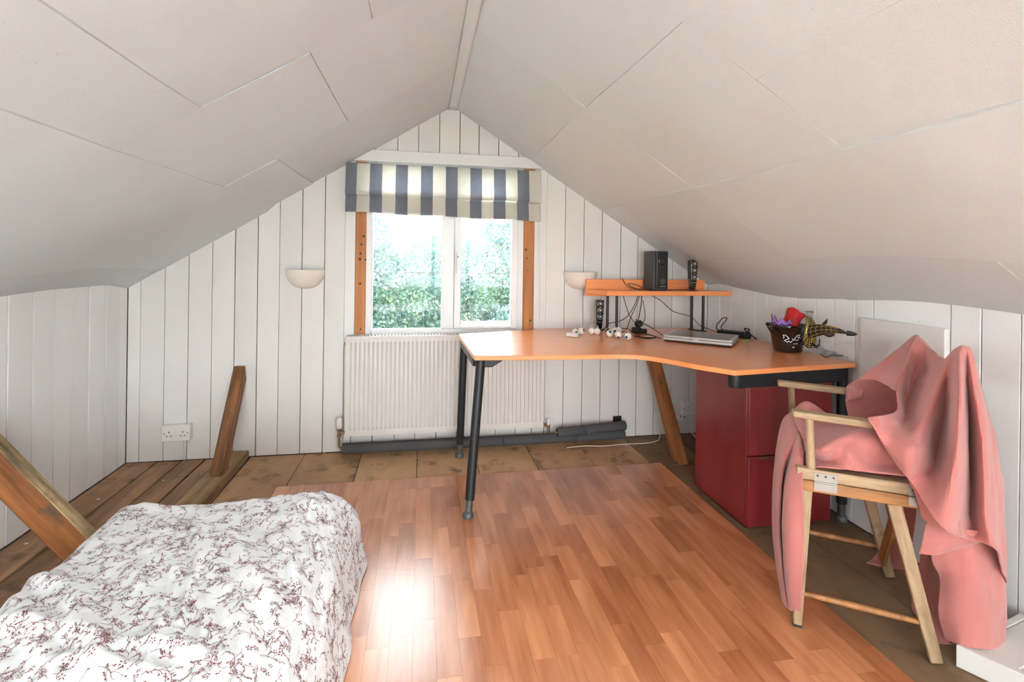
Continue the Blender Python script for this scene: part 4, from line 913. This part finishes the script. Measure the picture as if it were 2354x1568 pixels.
for p in bl.v:
    q = Vector((p[0] * 13, p[1] * 13, p[2] * 9)); n1 = mnoise.noise(q); n2 = mnoise.noise(q * 2.7 + Vector((5, 2, 1)))
    rg_ = 1 - 2.2 * abs(mnoise.noise(Vector((p[0] * 8 + 3, p[1] * 8, p[2] * 3.2)))); rg2 = 1 - 2.2 * abs(mnoise.noise(Vector((p[0] * 15, p[1] * 15 + 7, p[2] * 6))))
    dsp = .0035 * n1 + .002 * n2 + .009 * max(0, rg_) + .004 * max(0, rg2)
    bv.append((p[0] - FWD[0] * dsp * .7, p[1] - FWD[1] * dsp * .7, max(.006, p[2] + dsp * .5)))
bl.v = bv
blk = tag(part('pink_blanket', bl, 'pink_fabric', smooth=True, solid=.004, recalc=False), 'salmon pink blanket draped over the wooden armchair down to the floor', 'blanket')

# ------------------------------------------------------------------ bed with floral duvet
bed = thing('bed', 'single bed under a white duvet printed with dark red vines', 'bed', (-.63, 1.0, 0))
BX0, BX1, BY1, BY0, BH = -1.05, -.225, 2.03, -.35, .33
part('mattress', MB().box(BX0 + .06, BX1 - .05, BY0, BY1 - .08, .006, BH - .05), 'duvet_cotton', bed, bevel=.03)
def fold(u, lo, hi, rlo, rhi):              # u: cloth coordinate -> plan position and drop below the top
    x = np.array(u, float); drop = np.zeros_like(x)
    for sgn, lim, R in ((1, hi, rhi), (-1, lo, rlo)):
        q = R * math.pi / 2; e = sgn * (u - lim) + R
        c = (e > 0) & (e <= q); x = np.where(c, lim - sgn * R + sgn * R * np.sin(np.clip(e, 0, q) / R), x); drop = np.where(c, R * (1 - np.cos(np.clip(e, 0, q) / R)), drop)
        f_ = e > q; ex = np.clip(e - q, 0, None); x = np.where(f_, lim + sgn * ex * .22, x); drop = np.where(f_, R + ex, drop)
    return x, drop
RIDGES = []
def ridge(pts, h, wd): RIDGES.append((np.array([atz(px, py, BH)[:2] for px, py in pts]), h * .8, wd))
ridge([(640, 1225), (700, 1330), (760, 1450), (800, 1568)], .022, .028); ridge([(520, 1230), (590, 1320), (660, 1430), (720, 1568)], .020, .024)
ridge([(440, 1200), (480, 1290), (545, 1400), (610, 1568)], .016, .026); ridge([(450, 1235), (455, 1300), (430, 1380), (415, 1440)], .014, .010)
ridge([(60, 1320), (150, 1350), (190, 1430), (230, 1568)], .030, .030); ridge([(700, 1160), (770, 1150), (800, 1210), (815, 1300)], .028, .040)
ridge([(330, 1150), (430, 1160), (560, 1180), (680, 1190)], .010, .020); ridge([(210, 1240), (290, 1300), (350, 1390), (400, 1500)], .016, .026)
ridge([(0, 1430), (120, 1440), (250, 1500)], .018, .022); ridge([(330, 1255), (420, 1330), (480, 1430), (540, 1568)], .012, .018); ridge([(740, 1210), (790, 1300), (815, 1420), (815, 1568)], .018, .022)
ridge([(560, 1200), (640, 1280), (720, 1390), (775, 1520)], -.012, .018); ridge([(20, 1370), (90, 1470), (130, 1568)], .02, .025)
ridge([(300, 1480), (420, 1500), (520, 1530)], .012, .016); ridge([(150, 1520), (280, 1540), (380, 1560)], .012, .014)
def segdist(X, Y, poly):
    best = np.full(X.shape, 9.)
    for a, b in zip(poly[:-1], poly[1:]):
        d = b - a; t = np.clip(((X - a[0]) * d[0] + (Y - a[1]) * d[1]) / (d @ d), 0, 1)
        best = np.minimum(best, np.hypot(X - a[0] - t * d[0], Y - a[1] - t * d[1]))
    return best
def duvet(S, T):
    x, dx = fold(S, BX0, BX1, .09, .21); y, dy = fold(T, -9, BY1, .1, .10)
    dtot = np.sqrt(dx ** 2 + dy ** 2)
    topw = np.clip(1 - dtot / .2, 0, 1)
    hgt = np.zeros_like(S)
    for poly, h, wd in RIDGES:
        D = segdist(S, T, poly); hgt += h * np.exp(-(D / wd) ** 2)
    hgt += .006 * np.sin(S * 9 + 1.2 * np.sin(T * 5)) + .003 * np.sin(T * 17 + S * 11) - .025 * np.exp(-((S + .62) / .28) ** 2) * np.clip((T - 1.5) / .5, 0, 1)
    hgt += .016 * np.exp(-(((S - BX1 - .02) / .16) ** 2 + ((T - BY1) / .18) ** 2))
    diag = .0014 * np.sin(S * 55 - T * 30 + 2.5 * np.sin(T * 6)) * (.5 + .5 * np.sin(S * 7 + T * 4)) + .0005 * np.sin(T * 90 + 4 * np.sin(S * 12))
    qq = S * .93 + T * .36 + .02 * np.sin(T * 7) + .012 * np.sin(S * 13 + T * 9)
    wr = (1 - np.abs(np.sin(qq * 38))) ** 2 * .011 + (1 - np.abs(np.sin(qq * 71 + 1.3 * np.sin(T * 5)))) ** 3 * .006
    diag = diag + wr * (np.exp(-((S + .38) / .26) ** 2) * (.35 + .65 * np.clip((2.0 - T) / .8, 0, 1)) + .25) * (.6 + .4 * np.sin(T * 6 + S * 9))
    z = BH - dtot + (hgt + diag) * np.clip(topw + .15, 0, 1)
    sidew = np.clip(dx / .15, 0, 1); sy = np.clip(dy / .15, 0, 1)
    sgn = np.where(S > (BX0 + BX1) / 2, 1, -1)
    x = x + sgn * sidew * (.006 * np.sin(T * 13 + 1) + .004 * np.sin(T * 29)); y = y + sy * .012 * np.sin(S * 27)
    over = np.clip(.008 - z, 0, None); z = np.maximum(z, .008 + .003 * np.sin(S * 40 + T * 31)); x = x + sgn * over * .08 * (dx > 0)
    return np.stack([x, y, z], -1)
S_, T_ = np.meshgrid(np.linspace(BX0 - .27, BX1 + .27, 300), np.linspace(BY0, BY1 + .27, 420), indexing='ij')
dm = MB(); DP = duvet(S_, T_); dm.grid(DP); zf = DP[..., 2].reshape(-1); dm.f = [f for f in dm.f if max(zf[k] for k in f) > .0125]; dv = part('duvet', dm, 'duvet_cotton', bed, smooth=True, recalc=False)
# printed vines, laid on the cloth
quads = []                       # (4 points in cloth space)
def seg2(a, b, w0, w1):
    d = b - a; n = np.array((-d[1], d[0])); n /= (np.linalg.norm(n) + 1e-9); quads.append((a - n * w0, b - n * w1, b + n * w1, a + n * w0))
def leaf2(p, ang, L, wd): d = np.array((math.cos(ang), math.sin(ang))); n = np.array((-d[1], d[0])); quads.append((p, p + d * L * .5 - n * wd, p + d * L, p + d * L * .5 + n * wd))
def flower2(p, r):
    k0 = rnd.random() * 6
    for k in range(5): leaf2(p + np.array((math.cos(k0 + k * 1.257), math.sin(k0 + k * 1.257))) * r * .25, k0 + k * 1.257, r, r * .24)
def vine(p, ang, L):
    n = int(L / .0036); curv = rnd.uniform(-.2, .2); k = 0; sd = rnd.choice((-1, 1))
    for i in range(n):
        if i % 6 == 0: curv = rnd.uniform(-.32, .32)
        ang += curv; q = p + np.array((math.cos(ang), math.sin(ang))) * .0036; seg2(p, q, .0004, .0004); p = q
        if i % 3 == 2:
            sd = -sd; a2 = ang + sd * rnd.uniform(.6, 1.2); q2 = p; m = rnd.randint(2, 5); c2 = -sd * rnd.uniform(.05, .2)
            for j in range(m):
                a2 += c2; q3 = q2 + np.array((math.cos(a2), math.sin(a2))) * .0034; seg2(q2, q3, .00036, .0003); q2 = q3
                if j > 0 and rnd.random() < .75: leaf2(q2, a2 + rnd.choice((-1, 1)) * .8, rnd.uniform(.0032, .0048), .0012)
            if rnd.random() < .18: flower2(q2, rnd.uniform(.004, .006))
            else: leaf2(q2, a2, rnd.uniform(.004, .006), .0016)
step = .036
for i in range(int((BX1 - BX0 + .5) / step)):
    for j in range(int((BY1 + .25 - .55) / step)):
        p = np.array((BX0 - .25 + (i + rnd.random()) * step, .55 + (j + rnd.random()) * step)); vine(p, rnd.random() * 6.28, rnd.uniform(.036, .07))
        if rnd.random() < .5: flower2(p + np.array((rnd.uniform(-.04, .04), rnd.uniform(-.04, .04))), rnd.uniform(.004, .0075))
Q = np.array(quads).reshape(-1, 2); Q[:, 0] = np.clip(Q[:, 0], BX0 - .265, BX1 + .265); Q[:, 1] = np.clip(Q[:, 1], BY0, BY1 + .265)
e_ = .002; P0 = duvet(Q[:, 0], Q[:, 1]); Pu = duvet(Q[:, 0] + e_, Q[:, 1]); Pv = duvet(Q[:, 0], Q[:, 1] + e_)
nn = np.cross(Pu - P0, Pv - P0); nn /= (np.linalg.norm(nn, axis=1, keepdims=True) + 1e-9)
vm = MB(); vm.v = (P0 + nn * .0012).tolist(); vm.f = [(4 * i, 4 * i + 1, 4 * i + 2, 4 * i + 3) for i in range(len(quads)) if P0[4 * i:4 * i + 4, 2].min() > .014]
o = part('vine_print', vm, 'vine_print', dv, recalc=False); o['kind'] = 'stuff'; o['label'] = 'dark red vine print'

# ------------------------------------------------------------------ small things by the right wall
hp_ = thing('access_panel', 'white access panel leaning on the right knee wall behind the chair', 'panel', (1.955, 1.73, .3))
part('panel_sheet', MB().prism([(1.568, .2), (1.94, .2), (1.94, .955), (1.568, .955)], 1.946, 1.968, 'x'), 'board_paint', hp_, bevel=.003)
pl = thing('white_plinth', 'low white painted box with chipped edge in the bottom right corner', 'plinth', (1.75, 1.0, 0))
u1 = np.array((.50, -.87, 0)); u1 /= np.linalg.norm(u1); u2 = np.array((.975, .22, 0)); pc = np.array((1.583, 1.232, 0))
def PB(a, b): p = pc + u1 * a + u2 * b; return (float(p[0]), float(p[1]))
quad = lambda a0, a1, b0, b1: [PB(a0, b0), PB(a1, b0), PB(a1, b1), PB(a0, b1)]
part('frame', MB().prism(quad(0, .9, 0, .022), 0, .066), 'worn_paint', pl, bevel=.003)
part('frame', MB().prism(quad(0, .022, .0225, .36), 0, .066), 'worn_paint', pl, bevel=.003)
part('top_board', MB().prism(quad(.0225, .125, .0225, .36), .03, .064), 'worn_paint', pl, bevel=.003)
part('top_board', MB().prism(quad(.127, .9, .0225, .36), .03, .055), 'worn_paint', pl, bevel=.003)

# paint flakes on the bare floor
for (px, py, sz, where) in [(376, 1105, 5, 'on the brown floorboards beside the sole plate'), (1298, 1025, 4, 'on the bare floor just below the radiator right valve'), (1312, 1050, 5, 'on the bare floor at the far edge of the laminate'),
        (692, 1117, 6, 'beside the corner of the laminate nearest the bed'), (745, 1041, 4, 'against the far wall left of the radiator'), (820, 1041, 4, 'under the left end of the lagged pipe'),
        (1440, 1025, 6, 'on the bare floor left of the strut under the desk'), (60, 1250, 6, 'below the thick strut at the left wall'), (225, 1148, 6, 'near the far left corner of the floor')]:
    p = atz(px, py, .0); s = sz / 800
    f = MB().prism([(p[0] - s, p[1] - s * .4), (p[0] + s * .6, p[1] - s * .7), (p[0] + s, p[1] + s * .5), (p[0] - s * .3, p[1] + s * .8)], .0, .0015)
    tag(part('paint_flake', f, 'debris'), 'white paint chip ' + where, 'flake', 'paint flakes on the floor')

# ------------------------------------------------------------------ outside
g = MB().box(-60, 60, -60, 80, -2.72, -2.7); struct(part('ground', g, 'grass'), 'garden ground outside')
def tree(x, y, ztop, rx, label, n, seed):
    rg = np.random.default_rng(seed); t = thing('garden_tree', label, 'tree', (x, y, -2.7), 'trees outside the window')
    part('trunk', MB().tube([(x, y, -2.7), (x + .05, y, -1.2), (x - .03, y + .05, .2)], [.14, .11, .05], 10), 'bark', t, smooth=True)
    nb = 34; zc0 = -2.2; cs = np.stack([x + rg.normal(0, rx * .45, nb), y + rg.normal(0, rx * .35, nb), rg.uniform(zc0, ztop - .35, nb)], 1)
    cs[0] = (x, y, ztop - .4); rad = rg.uniform(.35, .6, nb) * (rx / 1.1)
    k = rg.integers(0, nb, n); d = rg.normal(size=(n, 3)); d /= np.linalg.norm(d, axis=1, keepdims=True)
    p = cs[k] + d * (rad[k] * rg.uniform(.55, 1.05, n) ** .6)[:, None]
    a = rg.normal(size=(n, 3)); a /= np.linalg.norm(a, axis=1, keepdims=True); b = np.cross(a, rg.normal(size=(n, 3))); b /= np.linalg.norm(b, axis=1, keepdims=True)
    L = rg.uniform(.038, .075, n)[:, None]; wd = L * .42
    V_ = np.stack([p, p + a * L * .5 + b * wd, p + a * L, p + a * L * .5 - b * wd], 1).reshape(-1, 3)
    m = MB(); m.v = V_.tolist(); m.f = [(4 * i, 4 * i + 1, 4 * i + 2, 4 * i + 3) for i in range(n)]
    o = part('foliage', m, 'hazy_leaf', t, recalc=False); o['kind'] = 'stuff'
tree(-.95, 8.4, 1.78, 1.15, 'pale green leafy tree left in the window view', 36000, 1)
tree(.45, 9.6, 1.66, 1.1, 'leafy tree behind the middle post of the window', 32000, 2)
tree(1.65, 8.4, 1.88, 1.15, 'tall yellow-green tree right in the window view', 36000, 3)
tree(3.4, 10.0, 1.5, 1.2, 'leafy tree mostly hidden by the right window stud', 9000, 4)
tree(-2.9, 10.0, 1.5, 1.2, 'leafy tree mostly hidden by the left window stud', 9000, 5)
tag(part('overhead_wire', MB().tube(spline([(-5, 7.2, 1.06), (0, 7.0, .985), (5, 6.9, 1.02)], 20), .006, 6), 'cable_black'), 'thin overhead wire crossing outside the window', 'wire')
fn = thing('garden_fence', 'low blue-grey fence with a pale top rail below the trees outside', 'fence', (2.2, 6.0, -2.7))
part('top_rail', MB().box(.47, 4.2, 5.97, 6.05, .395, .435), 'shed_roof', fn)
for k in range(26): part('fence_board', MB().box(.48 + k * .14, .48 + k * .14 + .132, 6.0, 6.02, -2.7, .395), 'shed_wall', fn)
